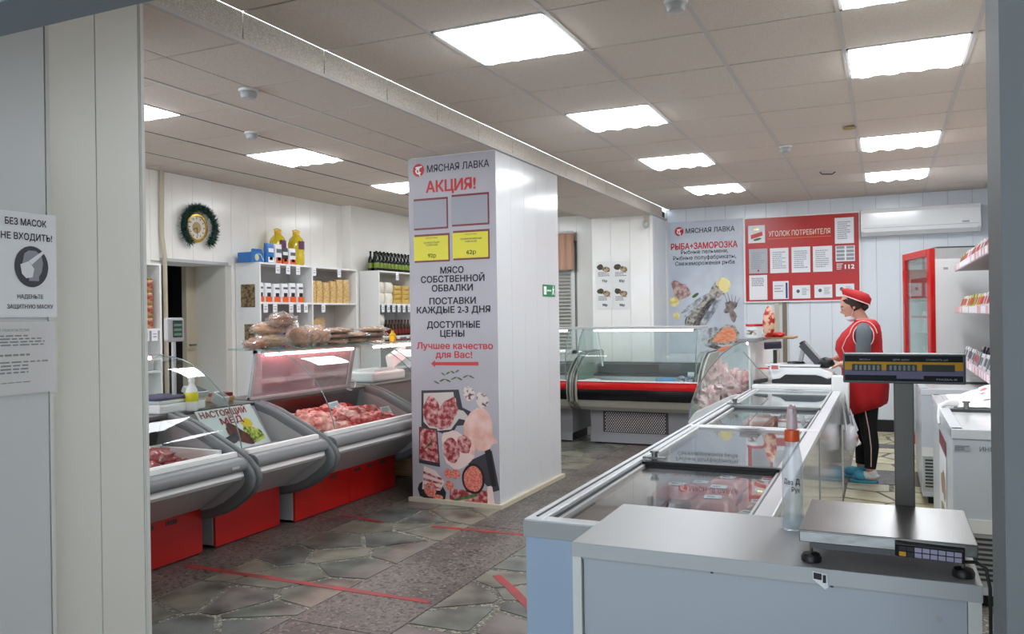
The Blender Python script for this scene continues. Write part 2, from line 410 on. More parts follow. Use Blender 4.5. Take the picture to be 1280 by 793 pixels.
for xi in range(len(xs2)-1):
    for yi in range(len(ys2)-1):
        x0, x1, y0, y1 = xs2[xi], xs2[xi+1], ys2[yi], ys2[yi+1]
        if any(abs(x0-a) < .02 and abs(y0-b) < .02 for a, b in LIGHTS_L): continue
        tile(x0, x1, y0, y1, H)
for k in range(16):
    y0 = 1.09+.58*k; y1 = min(y0+.58, YB)
    tile(XB0, -3.045, y0, y1, HB); tile(-3.045, XB1-.02, y0, y1, HB)
    put('soffit_panel', G().box(XB1-.012, XB1, y0+.004, y1-.004, HB+.015, H), 'tile_face', ceiling)
put('corner_profile', G().box(XB1-.022, XB1+.004, 1.0, YB, HB-.004, HB+.014), 'runner', ceiling)
put('corner_profile', G().box(XB0-.004, XB0+.02, 1.0, YB, HB-.004, HB+.014).box(XB0-.004, XB0+.004, 1.0, YB, HB, H), 'trim_white', ceiling)
for x in xs[1:-1]: put('grid_runner', G().box(x-.012, x+.012, -2.5, YB, H-.0015, H+.01), 'runner', ceiling)
for x in xs2[1:-1]: put('grid_runner', G().box(x-.006, x+.006, 2.2, YB, H-.001, H+.01), 'dark_gap', ceiling)
# ceiling lights
def light_fixture(x0, y0, label, mat='lamp'):
    t = thing('ceiling_light', label, 'ceiling light', (x0+.3, y0+.3, H), 'square ceiling light panels')
    g = G(); a, b = x0+.006, x0+.594; c, d = y0+.006, y0+.594
    g.box(a, b, c, c+.014, H-.002, H+.02).box(a, b, d-.014, d, H-.002, H+.02).box(a, a+.014, c, d, H-.002, H+.02).box(b-.014, b, c, d, H-.002, H+.02)
    put('frame', g, 'white', t)
    def fn(u, v):
        e = min(1, min(v, 1-v)*14)
        return (a+.014+(b-a-.028)*u, c+.014+(d-c-.028)*v, H+.004-.028*abs(math.sin(u*4*math.pi))**.6*e)
    put('diffuser', G().grid(fn, 48, 10), mat, t, smooth=40)
    return t
LB = {(0,-1): 'ceiling light cut by the top edge of the photo at the right', (0,1): 'large ceiling light panel at the right, with four bulging ribs',
 (0,5): 'ceiling light third from the camera in the right-hand row', (0,8): 'ceiling light of the right-hand row nearest the air conditioner',
 (-3,-1): 'largest ceiling light panel, right of the ceiling beam, nearest the camera', (-3,2): 'second ceiling light in the row along the beam, with four ribs',
 (-3,5): 'third ceiling light in the row along the beam', (-3,8): 'flat looking ceiling light above the fish poster on the back wall'}
for i, r_ in LIGHTS_R: light_fixture(XG+.6*i, YG+.6*r_, LB[(i, r_)])
for (x, y), s in zip(LIGHTS_L, ('ceiling light partly hidden by the near white wall, left of the beam', 'ceiling light left of the beam, above the meat counters', 'ceiling light partly hidden behind the bannered pillar', 'added ceiling light, unseen behind the bannered pillar, brightening the left side')):
    light_fixture(x, y, s)
def smoke(x, y, z, label):
    t = thing('smoke_detector', label, 'smoke detector', (x, y, z), 'smoke detectors on the ceiling')
    put('base', G().lathe((x, y, z-.012), [(.05,0),(.052,.012)], 20), 'white', t, smooth=30)
    put('head', G().lathe((x, y, z-.05), [(.02,0),(.036,.004),(.042,.018),(.042,.03),(.036,.04)], 20), 'light_grey', t, smooth=30)
smoke(-.813,3.566,H,'smoke detector at the top edge above the first freezer')
smoke(-.725,7.08,H,'small smoke detector in the middle of the main ceiling towards the back wall')
smoke(-3.086,3.42,HB,'nearest white smoke detector on the beam soffit at the left')
smoke(-4.19,4.67,H,'second smoke detector left of the beam, beside the light over the meat counters')
tag(put('ceiling_stain_patch', G().blob((-.22,6.55,H-.012),(.05,.035,.012),3,.2), M('foam',(170,150,100),.8)), 'brown foam filled hole on a ceiling tile near the right-hand lights', 'patch')
tag(put('ceiling_hook', G().tube([(-.56,8.55,H),(-.54,8.56,H-.02),(-.45,8.6,H-.022),(-.42,8.6,H)], .006, 6), 'black'), 'small dark bracket hanging from the ceiling before the back wall', 'bracket')
# walls made of PVC panels
def panels(parent, axis, pos, a0, a1, z0, z1, face, mat='pvc', w=.25, t=.012, skip=None):
    n = math.ceil((a1-a0)/w-.01)
    for k in range(n):
        b0 = a0+w*k; b1 = min(b0+w, a1)
        zz = [(z0, z1)]
        if skip and b1 > skip[0]+.01 and b0 < skip[1]-.01: zz = [(skip[3], z1)] + ([(z0, skip[2])] if skip[2] > z0 else [])
        for q0, q1 in zz:
            g = G()
            if axis == 'x': g.box(pos, pos+t*face, b0+.0012, b1-.0012, q0, q1)
            else: g.box(b0+.0012, b1-.0012, pos, pos+t*face, q0, q1)
            put('wall_panel', g, mat, parent, bevel=.0012, seg=1)
M('joint', (150,150,144), .6); M('wall_paint', (214,212,204), .6)
DY0, DY1, DZ = 5.48, 6.27, 1.97
wl = struct(put('wall_left', G().box(XL-.45, XL-.012, 2.0, DY0, 0, H).box(XL-.45, XL-.012, DY1, YB+.2, 0, H).box(XL-.45, XL-.012, DY0, DY1, DZ, H), 'wall_paint', org=(XL,0,0)))
panels(wl, 'x', XL-.012, 2.1, YB, 0, H, 1, skip=(DY0, DY1, 0, DZ))
put('wall_return', G().box(XL, -5.84, 8.2, YB, 0, H), 'pvc', wl)
wb = struct(put('wall_back', G().box(-6.4, XR+.2, YB+.012, YB+.2, 0, H), 'joint', org=(0,YB,0)))
panels(wb, 'y', YB+.012, -5.84, -2.58, 0, H, -1, 'pvc', skip=(-5.0,-3.85,.9,2.45))
panels(wb, 'y', YB+.012, -2.58, XR, 0, H, -1, 'pvc_back')
put('window_lining', G().box(-4.95,-3.87,YB+.01,YB+.06,.9,2.45), 'wall_paint', wb)
struct(put('baseboard_back', G().box(-.35, XR, YB-.02, YB, 0, .14), 'black'))
wr = struct(put('wall_right', G().box(XR, XR+.2, 1.12, YB+.2, 0, H), 'wall_paint', org=(XR,0,0)))
panels(wr, 'x', XR, 8.0, YB, 0, H, -1, 'pvc_back')
# vestibule behind and around the camera: front wall with the opening we look through
wf = struct(put('wall_front', G().box(XR+.2, .113, 1.0, 1.12, 0, H+.1), 'jamb', org=(0,1,0)))
put('lintel', G().box(-2.6, .113, 1.0, 1.12, 2.02, H+.1), 'lintel', wf)
struct(put('wall_entrance_left', G().box(-2.8, -2.6, -2.6, 1.12, 0, H), 'wall_paint'))
struct(put('wall_entrance_right', G().box(1.15, 1.35, -2.6, 1.0, 0, H), 'wall_paint'))
struct(put('wall_entrance', G().box(-2.8, -2.2, -2.7, -2.55, 0, H).box(.9, 1.35, -2.7, -2.55, 0, H).box(-2.2, .9, -2.7, -2.55, 2.3, H), 'wall_paint'))
# near wall end on the left with its corner trim
wn = struct(put('wall_near_left', G().box(-3.34, -2.612, 1.12, 2.30, 0, HB).box(-3.34, -2.58, 1.12, 1.888, 0, HB), 'joint', org=(-2.6,2,0)))
panels(wn, 'x', -2.588, 1.13, 1.87, 0, HB, 1, M('pvc_daylit', (205,208,208), .35), t=.018)  # bluish light from the entrance is put into this panel colour
panels(wn, 'x', -2.612, 1.90, 2.295, 0, HB, 1, M('pvc_near_shaded', (222,221,212), .3), w=.19, t=.012)  # darker copy of the white panels, weaker light painted into the colour
struct(put('trim_near_corner', G().prism([(-2.60,1.872),(-2.568,1.872),(-2.566,1.884),(-2.596,1.905)], 'z', 0, HB), 'trim_white'))
struct(put('trim_near_end', G().box(-2.615,-2.597,2.288,2.304,0,HB), 'trim_white'))
# pillar in the middle with baseboard
pil = struct(put('pillar', G().box(-3.33, -2.612, 5.475, 6.72, 0, HB), 'joint', org=(-2.97,6.1,0)))
panels(pil, 'x', -2.612, 5.475, 6.72, .0, HB, 1, M('pvc_pillar', (208,209,210), .18), w=.25)
panels(pil, 'y', 5.475, -3.33, -2.60, 0, HB, -1, 'pvc')
struct(put('baseboard_pillar', G().box(-3.37, -2.572, 5.43, 5.46, 0, .035).box(-2.6, -2.572, 5.46, 6.74, 0, .035), 'beige'))
p3 = struct(put('pillar', G().box(-3.39, -2.612, 9.962, YB, 0, HB), 'joint', org=(-3,10.3,0)))
panels(p3, 'x', -2.612, 9.962, YB, 0, HB, 1, 'pvc_back', w=.25); panels(p3, 'y', 9.962, -3.39, -2.6, 0, HB, -1, 'pvc', w=.25)
# doorway recess in the left wall
d1 = struct(put('door_1', G().box(-6.95,-6.9,5.3,6.5,0,2.1), 'door_dark', org=(-6.9,5.9,0)))
put('door_frame', G().box(XL-.46,XL-.40,DY1-.13,DY1-.005,0,DZ), 'beige', d1)
put('reveal', G().box(XL-.44,XL-.005,DY1-.004,DY1+.02,0,DZ), 'wall_paint', d1)
put('head_trim', G().box(XL-.02,XL+.004,DY0-.03,DY1+.03,DZ-.0,DZ+.03), 'light_grey', d1)
put('door_handle', G().tube([(XL-.38,6.2,1.18),(XL-.34,6.2,1.18),(XL-.34,6.12,1.18)], .01, 6), 'steel', d1)
put('dark_passage', G().box(-6.95,-6.43,5.2,5.25,0,2.1).box(-6.95,-6.43,6.45,6.5,0,2.1).box(-6.95,-6.43,5.2,6.5,2.05,2.1), 'door_dark', d1)
# window at the far left of the back wall
w1 = struct(put('window_1', G().box(-4.95,-4.9,YB-.01,YB+.05,.9,2.45).box(-3.92,-3.87,YB-.01,YB+.05,.9,2.45).box(-4.95,-3.87,YB-.01,YB+.05,.9,.95).box(-4.95,-3.87,YB-.01,YB+.05,2.4,2.45), 'white', org=(-4.4,YB,.9)))
for k in range(30): put('blind_slat', G().obox((-4.41,YB-.03,.98+k*.048),(.48,0,0),(0,.016,-.012),(0,.001,.0013)), 'blind', w1)
put('pane', G().box(-4.9,-3.92,YB+.02,YB+.026,.95,2.4), M('pane_day',(200,212,224),.2), w1)
cr = thing('curtain_rail', 'white curtain rail with a short peach pelmet beside the far pillar', 'curtain', (-4.3,YB-.08,2.3))
put('rail', G().tube([(-5.0,YB-.1,2.56),(-3.85,YB-.1,2.56)], .013, 8), 'white', cr)
put('pelmet', G().grid(lambda u,v: (-5.0+1.15*u, YB-.09+.014*math.sin(u*70), 2.05+.5*v), 90, 3), 'curtain', cr, smooth=60)
struct(put('trim_conduit', G().tube([(-5.93,5.47,0.02),(-5.94,5.47,2.0),(-5.955,5.455,2.2),(-5.95,5.46,H)], .02, 8), 'beige', smooth=60))
# ================= LEFT: MEAT COUNTERS =================
OUT = [(-4.45,.84),(-4.07,.83),(-3.90,.78),(-3.77,.72),(-3.66,.67),(-3.56,.62),(-3.48,.575),(-3.43,.525),(-3.412,.485),(-3.425,.44),(-3.46,.40),(-3.51,.36),(-3.6,.30),(-3.685,.26),(-3.78,.235),(-3.88,.22)]
ARC = [(-4.18,1.215),(-4.09,1.212),(-4.0,1.20),(-3.92,1.185),(-3.853,1.16),(-3.76,1.11),(-3.683,1.057),(-3.62,1.0),(-3.575,.945),(-3.53,.87),(-3.496,.80),(-3.47,.72),(-3.458,.665)]
def end_panel(t, y0, y1, sgn):
    inner = OUT+[(-4.45,.22)]
    e = put('end_panel', G().prism([(x-.02 if 0 < i < len(OUT) else x, z) for i, (x, z) in enumerate(inner)], 'y', y0, y1), 'mid_grey', t)
    ym = (y0+y1)/2; w = abs(y1-y0)/2
    # rounded bumper following the panel's outer edge
    g = G(); path = OUT[1:]; n = len(path)
    sec = [(-.035,-w),(-.035,w),(.0,w*1.1),(.018,w*.7),(.024,0),(.018,-w*.7),(0,-w*1.1)]
    V = []; 
    for i, (x, z) in enumerate(path):
        a = Vector(path[max(i-1,0)]); b = Vector(path[min(i+1,n-1)]); d = (b-a).normalized(); nn = Vector((-d.y, d.x))
        if i == 0: pass
        nn = Vector((d.y*-1, d.x)) 
        # outward = right side of travel (top to bottom, bulging to +x)
        nn = Vector((-d.y, d.x)) if (-d.y) > 0 or i > 7 and (-d.y) > -1 and d.x < 0 and False else Vector((-d.y, d.x))
        for (o, yy) in sec: V.append((x+nn.x*o*1.0, ym+yy, z+nn.y*o))
    m_ = len(sec); F = []
    for i in range(n-1):
        for k in range(m_): F.append((i*m_+k, i*m_+(k+1) % m_, (i+1)*m_+(k+1) % m_, (i+1)*m_+k))
    F += [tuple(range(m_)), tuple((n-1)*m_+k for k in range(m_))]
    g.add(V, F); put('bumper', g, 'bumper_grey', t, smooth=50)
def counter(y0, y1, label, base=(None, None), bx=-3.8, glass=True, canopy=False, deck_z=.58, vents=True):
    t = thing('meat_counter', label, 'display counter', (-4.0, (y0+y1)/2, 0))
    e0, e1 = y0+.045, y1-.045
    end_panel(t, y0, e0, -1); end_panel(t, e1, y1, 1)
    b0, b1 = base
    put('base', G().box(-4.5, bx-.02, b0-.0, b1, .02, .3), 'light_grey', t)
    n = max(1, round((b1-b0)/.72))
    for k in range(n):
        q0 = b0+(b1-b0)*k/n; q1 = b0+(b1-b0)*(k+1)/n
        rp = put('red_base_panel', G().box(bx-.02, bx, q0+.004, q1-.002, .01, .29), 'red_panel', t, bevel=.003)
        if vents:
            g = G()
            for j in range(3):
                for s in range(5): g.box(bx+.0005, bx+.003, q0+.06+j*.17+s*.018, q0+.072+j*.17+s*.018, .235, .262)
            put('vent_slots', g, 'dark_plastic', rp)
    # underbelly, white band, grey rail
    put('underbelly', G().prism([(-3.50,.475),(bx-.01,.27),(-4.5,.27),(-4.5,.33),(-4.1,.36),(-3.56,.5)], 'y', e0, e1), 'light_grey', t)
    put('white_band', G().prism([(-3.46,.53),(-3.452,.50),(-3.475,.478),(-3.50,.468),(-3.53,.49),(-3.53,.54)], 'y', e0, e1), 'white_gloss', t, bevel=.003)
    put('front_rail', G().prism([(-3.53,.60),(-3.50,.612),(-3.46,.605),(-3.435,.585),(-3.43,.56),(-3.44,.535),(-3.47,.525),(-3.53,.53)], 'y', e0, e1), 'grey_plastic', t, smooth=50)
    put('inner_lip', G().prism([(-3.50,.612),(-3.505,.64),(-3.54,.64),(-3.58,.60),(-3.62,.50),(-3.60,.49),(-3.53,.58)], 'y', e0, e1), 'white', t, bevel=.004)
    put('back_box', G().box(-4.5, -4.2, e0, e1, .3, .82), 'light_grey', t)
    put('worktop', G().box(-4.5, -4.06, e0, e1, .82, .84), 'steel', t)
    if glass:
        put('deck', G().prism([(-3.58,.5),(-3.62,.49),(-4.15,.53),(-4.2,.56),(-4.2,.545),(-4.15,.515),(-3.6,.475)], 'y', e0, e1), 'white', t)
        put('rear_wall', G().prism([(-4.2,.54),(-4.185,.54),(-4.12,.82),(-4.2,.82)], 'y', e0, e1), 'steel', t)
        g = G(); n = len(ARC)
        g.grid(lambda u, v: (lambda s: (ARC[int(s)][0]+(ARC[min(int(s)+1,n-1)][0]-ARC[int(s)][0])*(s-int(s)), e0+.005+(e1-e0-.01)*u, ARC[int(s)][1]+(ARC[min(int(s)+1,n-1)][1]-ARC[int(s)][1])*(s-int(s))))(v*(n-1)), 1, (n-1)*2)
        put('curved_glass', g, 'glass', t, smooth=80)
        for yy in (e0+.012, e1-.012):
            put('glass_edge', G().tube([(x, yy, z) for x, z in ARC], .0035, 6), 'glass_edge', t, smooth=60)
    return t
M('glass_edge', (120,140,138), .2)
c1 = counter(2.35, 3.79, 'nearest meat counter, half hidden by the white wall, with dark red meat', (2.4, 3.76), -3.8)
put('light_tube', G().tube([(-4.15,2.5,1.195),(-4.15,3.7,1.195)], .012, 8), 'lamp_pink', c1)
put('name_plate', G().box(-3.431,-3.427,3.62,3.68,.558,.572), 'light_grey', c1)
c2 = counter(3.80, 4.56, 'open grey corner unit holding the honey poster between the two meat counters', (3.86, 4.46), -3.8, glass=False, vents=False)
put('sloped_back', G().prism([(-4.07,.83),(-4.2,.83),(-4.2,.5),(-3.9,.55),(-3.9,.565)], 'y', 3.85, 4.51), 'mid_grey', c2)
put('shelf_deck', G().box(-4.0,-3.52,3.85,4.51,.555,.575), 'grey_plastic', c2)
c3 = counter(4.57, 5.92, 'long pink-lit meat counter with pink meat inside and bread on its roof', (4.555, 5.84), -3.75)
c4 = counter(5.94, 7.9, 'meat counter continuing behind the bannered pillar', (6.9, 7.85), -3.75)
def back_frame(t, y0, y1):
    def P(s, dx=0): return None
    fr_ = put('rear_frame', G().obox((-4.19,y0+.012,1.01),(.012,0,0),(0,.012,0),(.035,0,.19)).obox((-4.19,y1-.02,1.01),(.012,0,0),(0,.022,0),(.035,0,.19)).box(-4.25,-4.2,y0,y1,.825,.855).box(-4.17,-4.13,y0,y1,1.175,1.2), 'light_grey', t)
    put('sliding_glass', G().obox((-4.19,(y0+y1)/2,1.01),(.002,0,0),(0,(y1-y0)/2,0),(.033,0,.17)), 'glass_pink_reflection', t)
    put('canopy', G().box(-4.38,-4.02,y0-.03,y1+.03,1.2,1.215), 'glass_green', t)
    put('canopy_lamp_housing', G().box(-4.17,-4.10,y0,y1,1.178,1.199), 'white', t)
    put('light_tube', G().tube([(-4.12,y0+.08,1.168),(-4.12,y1-.08,1.168)], .013, 10), 'lamp_pink', t)
GLASS('glass_pink_reflection', (236,222,224), .05, .22, (226,190,194), 1.6)  # pink reflection on the pane is put into its tint
back_frame(c3, 4.63, 5.86)
put('lamp_cable', G().tube([(-4.14,5.80,.92),(-4.10,5.79,.87),(-4.08,5.74,.83),(-4.06,5.66,.825),(-4.05,5.6,.84)], .007, 8), 'white', c3, smooth=60)
put('light_tube', G().tube([(-4.12,6.1,1.168),(-4.12,7.7,1.168)], .013, 10), 'lamp_pink', c4)
put('canopy', G().box(-4.38,-4.02,5.98,7.86,1.2,1.215), 'glass_green', c4)
# trays and meat
tr = thing('meat_tray', 'white tray with a raised pink-lit rim in the nearest meat counter', 'tray', (-3.82,3.3,.52))
put('tray_body', G().box(-4.08,-3.6,2.5,3.72,.535,.55).box(-3.625,-3.6,2.5,3.72,.55,.63).box(-4.08,-3.6,3.70,3.72,.55,.65).box(-4.1,-4.08,2.5,3.72,.55,.66), 'white', tr, bevel=.004)
SEENL = {}
def meat(c, r, seed, label, mat='meat', group=None, rz=0, amp=.35):
    o = put('meat_piece', G().blob(c, r, seed, amp, 2.2, 18, 12, rz), mat, None, smooth=80)
    return tag(o, label, 'meat', group)
rg = random.Random(11)
k = 0
for (x, y, z) in [(-3.74,3.30,.585),(-3.86,3.36,.59),(-3.98,3.42,.60),(-3.72,3.44,.58),(-3.84,3.5,.585),(-3.95,3.56,.60),(-3.70,3.56,.575),(-3.78,3.16,.58),(-3.9,3.2,.59),(-3.8,3.40,.64),(-3.88,3.28,.65),(-3.76,3.02,.58),(-3.9,3.04,.59)]:
    k += 1; meat((x,y,z), (rg.uniform(.075,.105), rg.uniform(.085,.12), rg.uniform(.04,.055)), 20+k, 'dark red piece of raw meat in the white tray of the nearest meat counter', 'meat_dark', 'dark red meat in the nearest counter', rg.uniform(0,3))
k = 0
for i in range(7):
    for j in range(9):
        x = -4.08+.068*i+rg.uniform(-.02,.02); y = 4.74+.1*j+rg.uniform(-.03,.03)
        z = .58+.07*max(0,(1-abs(i-3.2)/4))*(1.5 if j < 6 else .7)+rg.uniform(0,.045)
        if j > 6 and i < 2: continue
        k += 1
        pink = (j < 3 or rg.random() < .35)
        meat((x,y,z), (rg.uniform(.055,.09), rg.uniform(.06,.1), rg.uniform(.035,.06)), 60+k, ('pale pink piece of raw meat heaped in the pink-lit meat counter' if pink else 'red piece of raw meat heaped in the pink-lit meat counter'), 'meat_pink' if pink else 'meat', ('pale pink meat in the pink-lit counter' if pink else 'red meat in the pink-lit counter'), rg.uniform(0,3), .5)
for i, (x, y, z) in enumerate([(-3.95,5.65,.6),(-3.85,5.72,.6),(-3.75,5.6,.59),(-3.7,5.75,.58),(-3.9,5.82,.6),(-4.0,5.75,.62)]):
    meat((x,y,z), (.07,.08,.03), 150+i, 'flat slice of meat at the far end of the pink-lit counter', 'meat', 'flat slices at the far end of the pink-lit counter', i)
for i in range(6): meat((-3.8-.06*(i % 3), 6.2+.25*i, .6), (.08,.1,.045), 170+i, 'piece of raw meat in the counter behind the pillar', 'meat_pink', 'meat in the counter behind the pillar', i)
def price_card(c, ax, up, w, h, label, mat='paper', cat='price card'):
    t = thing('price_card', label, cat, c); f = Frame(c, ax, up)
    put('card', frect(f, -w/2, w/2, 0, h, 0, t=.001), mat, t); fake_lines(f, -w*.42, w*.42, h*.15, h*.85, 4, .0008, 'ink_grey', t, int(c[1]*100)); return t
price_card((-3.80,3.33,.70), (.25,.97,.1), (-.8,.2,.45), .09, .05, 'small white price card on the dark meat in the nearest counter')
price_card((-3.80,5.12,.725), (.2,.97,.1), (-.6,.1,.75), .1, .08, 'white price card standing on the middle of the pink meat heap')
price_card((-3.74,5.72,.64), (.1,.99,0), (-.5,0,.8), .12, .06, 'white price card at the far end of the pink-lit counter')
price_card((-3.88,5.36,.70), (.2,.97,0), (-.9,.1,.3), .1, .06, 'yellow price card lying behind the pink meat heap', 'yellow_print')
tt = thing('meat_tray', 'grey steel tray under the pink meat heap', 'tray', (-3.8,5.1,.5))
put('tray_body', G().box(-4.12,-3.62,4.66,5.5,.54,.55).tube([(-3.62,4.68,.575),(-3.61,5.45,.585),(-3.64,5.52,.585)], .02, 8), 'white', tt, smooth=50)
tg = thing('meat_tongs', 'red plastic scoop lying at the far end of the pink-lit counter', 'scoop', (-3.85,5.6,.65))
put('handle', G().obox((-3.93,5.52,.70),(.012,0,0),(0,.09,-.035),(0,.004,.01)), 'red_gloss', tg); put('scoop_bowl', G().blob((-3.82,5.68,.655),(.05,.09,.022),5,.1), 'red_gloss', tg, smooth=60)
# honey poster leaning in the open unit
hp = thing('honey_poster', 'leaning poster reading НАСТОЯЩИЙ МЁД with bees and flowers', 'poster', (-3.95,4.2,.56))
f = Frame((-4.0,3.98,.835), (-0.02,1,0), (-.42,-.0,1)); f = Frame((-3.88,3.97,.575), (0,1,0), (-.45,-.25,1))
put('poster_board', frect(f, 0, .50, 0, .30, 0, t=.004), M('poster_pale', (208,218,216), .35), hp)
text(f, 'НАСТОЯЩИЙ', .02, .43, .265, .042, .003, M('honey_red', (150,30,40), .4), hp, .02)
text(f, 'МЁД', .16, .36, .205, .042, .003, 'honey_red', hp, .02)
put('bee_picture', fell(f, .25, .10, .12, .055, .002, -.6, .2, 3), M('bee_brown', (96,44,28), .5, rgb2=(60,26,20), scale=30), hp)
put('wing_picture', fell(f, .18, .07, .07, .03, .003, .3, .2, 9), 'ink', hp)
put('grass_picture', fell(f, .385, .075, .09, .065, .001, 0, .2, 6), M('grass_print', (70,110,40), .5, rgb2=(200,206,90), scale=45), hp)
put('flower_picture', fell(f, .38, .17, .045, .035, .003, 0, .15, 2), M('flower_print', (210,190,40), .5), hp)
# things on the worktop behind counter one
sc = thing('counter_scale', 'white and blue scale with a display on a pole, behind the nearest meat counter', 'scale', (-4.25,3.92,.84))
put('body', G().box(-4.36,-4.1,3.72,4.10,.84,.90).box(-4.34,-4.12,3.74,4.0,.9,.925), 'white', sc, bevel=.012)
put('platter', G().box(-4.37,-4.11,3.70,3.98,.925,.945), M('blue_dark', (58,54,92), .4), sc, bevel=.01)
put('key_panel', G().obox((-4.15,4.06,.955),(.07,0,-.02),(0,.05,0),(.01,0,.02)), 'light_grey', sc, bevel=.006)
put('keys', G().obox((-4.13,4.06,.972),(.045,0,-.013),(0,.035,0),(.002,0,.004)), 'dark_plastic', sc)
put('pole', G().tube([(-4.2,3.93,.9),(-4.2,3.93,1.29)], .014, 10), 'light_grey', sc, smooth=60)
hd = put('display_head', G().obox((-4.2,3.935,1.365),(.02,0,0),(0,.07,0),(0,0,.078)), 'light_grey', sc, bevel=.014)
put('screen', G().obox((-4.178,3.945,1.37),(.001,0,0),(0,.038,0),(0,0,.055)), M('lcd', (44,70,66), .25), hd)
put('screen_lines', G().obox((-4.1765,3.945,1.395),(.001,0,0),(0,.032,0),(0,0,.008)).obox((-4.1765,3.945,1.365),(.001,0,0),(0,.032,0),(0,0,.008)).obox((-4.1765,3.945,1.335),(.001,0,0),(0,.032,0),(0,0,.008)), M('lcd_pale', (110,150,130), .4), hd)
bt = thing('detergent_bottle', 'white plastic bottle with a yellow label behind the nearest meat counter', 'bottle', (-4.09,3.97,.84))
put('body', G().lathe((-4.09,3.97,.84), [(.036,0),(.04,.01),(.04,.11),(.034,.14),(.018,.165),(.016,.18)], 20), 'white', bt, smooth=40)
put('cap', G().lathe((-4.09,3.97,1.02), [(.018,0),(.02,.005),(.017,.04),(.008,.06)], 16), 'white', bt, smooth=40)
put('bottle_label', G().lathe((-4.09,3.97,.9), [(.0405,0),(.0412,.002),(.0412,.058),(.0405,.06)], 20), 'yellow_print', bt, smooth=40)
cm = thing('card_terminal', 'small grey card terminal propped on the worktop left of the honey poster', 'terminal', (-4.1,4.28,.84))
put('body', G().obox((-4.12,4.25,.885),(.045,0,-.02),(0,.035,0),(.012,0,.035)), 'light_grey', cm, bevel=.006); put('screen', G().obox((-4.104,4.25,.915),(.03,0,-.013),(0,.025,0),(.0,0,.004)), 'dark_plastic', cm)
sn = thing('wooden_box', 'small wooden box with red lid on the worktop beside the pink-lit counter', 'box', (-4.35,4.5,.84))
put('body', G().box(-4.42,-4.3,4.42,4.58,.84,.875), 'wood', sn, bevel=.004); put('lid', G().box(-4.41,-4.31,4.43,4.57,.876,.9), 'dark_red', sn)
# bread and packets on the roof of the pink-lit counter
def loaf(c, r, rz, mat, label, seed, wrap=True, group=None):
    t = thing('bread_loaf', label, 'bread', c, group)
    put('loaf', G().blob((c[0],c[1],c[2]+r[2]), r, seed, .12, 1.5, 20, 12, rz), mat, t, smooth=80)
    if wrap: put('wrapper', G().blob((c[0],c[1],c[2]+r[2]), (r[0]*1.10,r[1]*1.14,r[2]*1.14), seed+3, .34, 4.5, 30, 20, rz), 'film', t, smooth=40)
    return t
Z0 = 1.217
loaf((-4.12,4.62,Z0),(.07,.15,.035),.25,M('fried',(150,84,34),.4,rgb2=(190,120,50),scale=30),'flat golden dried snack pack at the near corner of the counter roof',3)
loaf((-4.16,4.82,Z0),(.09,.17,.045),.1,M('golden',(166,116,52),.35,rgb2=(200,156,84),scale=26),'shiny wrapped golden loaf at the bottom of the bread pile',4)
loaf((-4.22,4.86,Z0+.09),(.085,.15,.045),-.1,'bread','brown wrapped loaf in the middle of the bread pile',5)
loaf((-4.15,4.92,Z0+.14),(.08,.14,.055),.15,'bread_dark','dark rye loaf in clear wrap on top of the bread pile',6)
for i, y in enumerate((5.12,5.24,5.36)): loaf((-4.16,y,Z0),(.1,.055,.07),.1*i,'bread',['first upright wrapped loaf right of the bread pile','second upright wrapped loaf right of the bread pile','third upright wrapped loaf, next to the flat bread packets'][i],10+i)
for i, (y, n) in enumerate(((5.56,3),(5.82,2),(6.08,3))):
    for j in range(n):
        t = loaf((-4.15+.01*j,y+.01*j,Z0+.042*j),(.12,.13,.022),0,'kraft',f'flat round bread packet, {["lowest","middle","topmost"][j] if n==3 else ["lower","upper"][j]} of the {["first","second","third"][i]} stack from the left on the counter roof',30+i*5+j, True)
tag(put('yellow_jar', G().lathe((-4.15,6.45,Z0), [(.03,0),(.032,.05),(.015,.07),(.012,.09)], 14), 'cap_yellow', None, smooth=40), 'small yellow honey bear bottle on the counter roof next to the pillar', 'bottle')
# white tray shapes behind glass of the far counter
wt = thing('white_scale', 'white scale standing behind the far counter just left of the pillar', 'scale', (-4.35,6.5,.84))
put('body', G().box(-4.5,-4.2,6.2,6.75,.84,.93), 'white', wt, bevel=.02); put('platter', G().box(-4.48,-4.22,6.25,6.6,.93,.95), 'white_gloss', wt); put('head', G().obox((-4.3,6.75,1.05),(.03,0,0),(0,.14,.05),(0,-.02,.06)), 'white', wt, bevel=.01)
cb = thing('wooden_crate', 'pale wooden crate on the floor between the red counter base and the pillar', 'crate', (-3.95,6.5,0))
put('crate_box', G().box(-4.15,-3.85,6.3,6.75,.0,.02).box(-3.87,-3.85,6.3,6.75,.02,.2).box(-4.15,-4.13,6.3,6.75,.02,.2).box(-4.15,-3.85,6.3,6.32,.02,.2).box(-4.15,-3.85,6.73,6.75,.02,.2), 'wood', cb)
tag(put('red_crate', G().box(-4.15,-3.86,6.3,6.74,.205,.25).box(-4.1,-3.9,6.32,6.7,.25,.27), 'dark_red'), 'dark red crate lid lying on the wooden crate', 'crate')
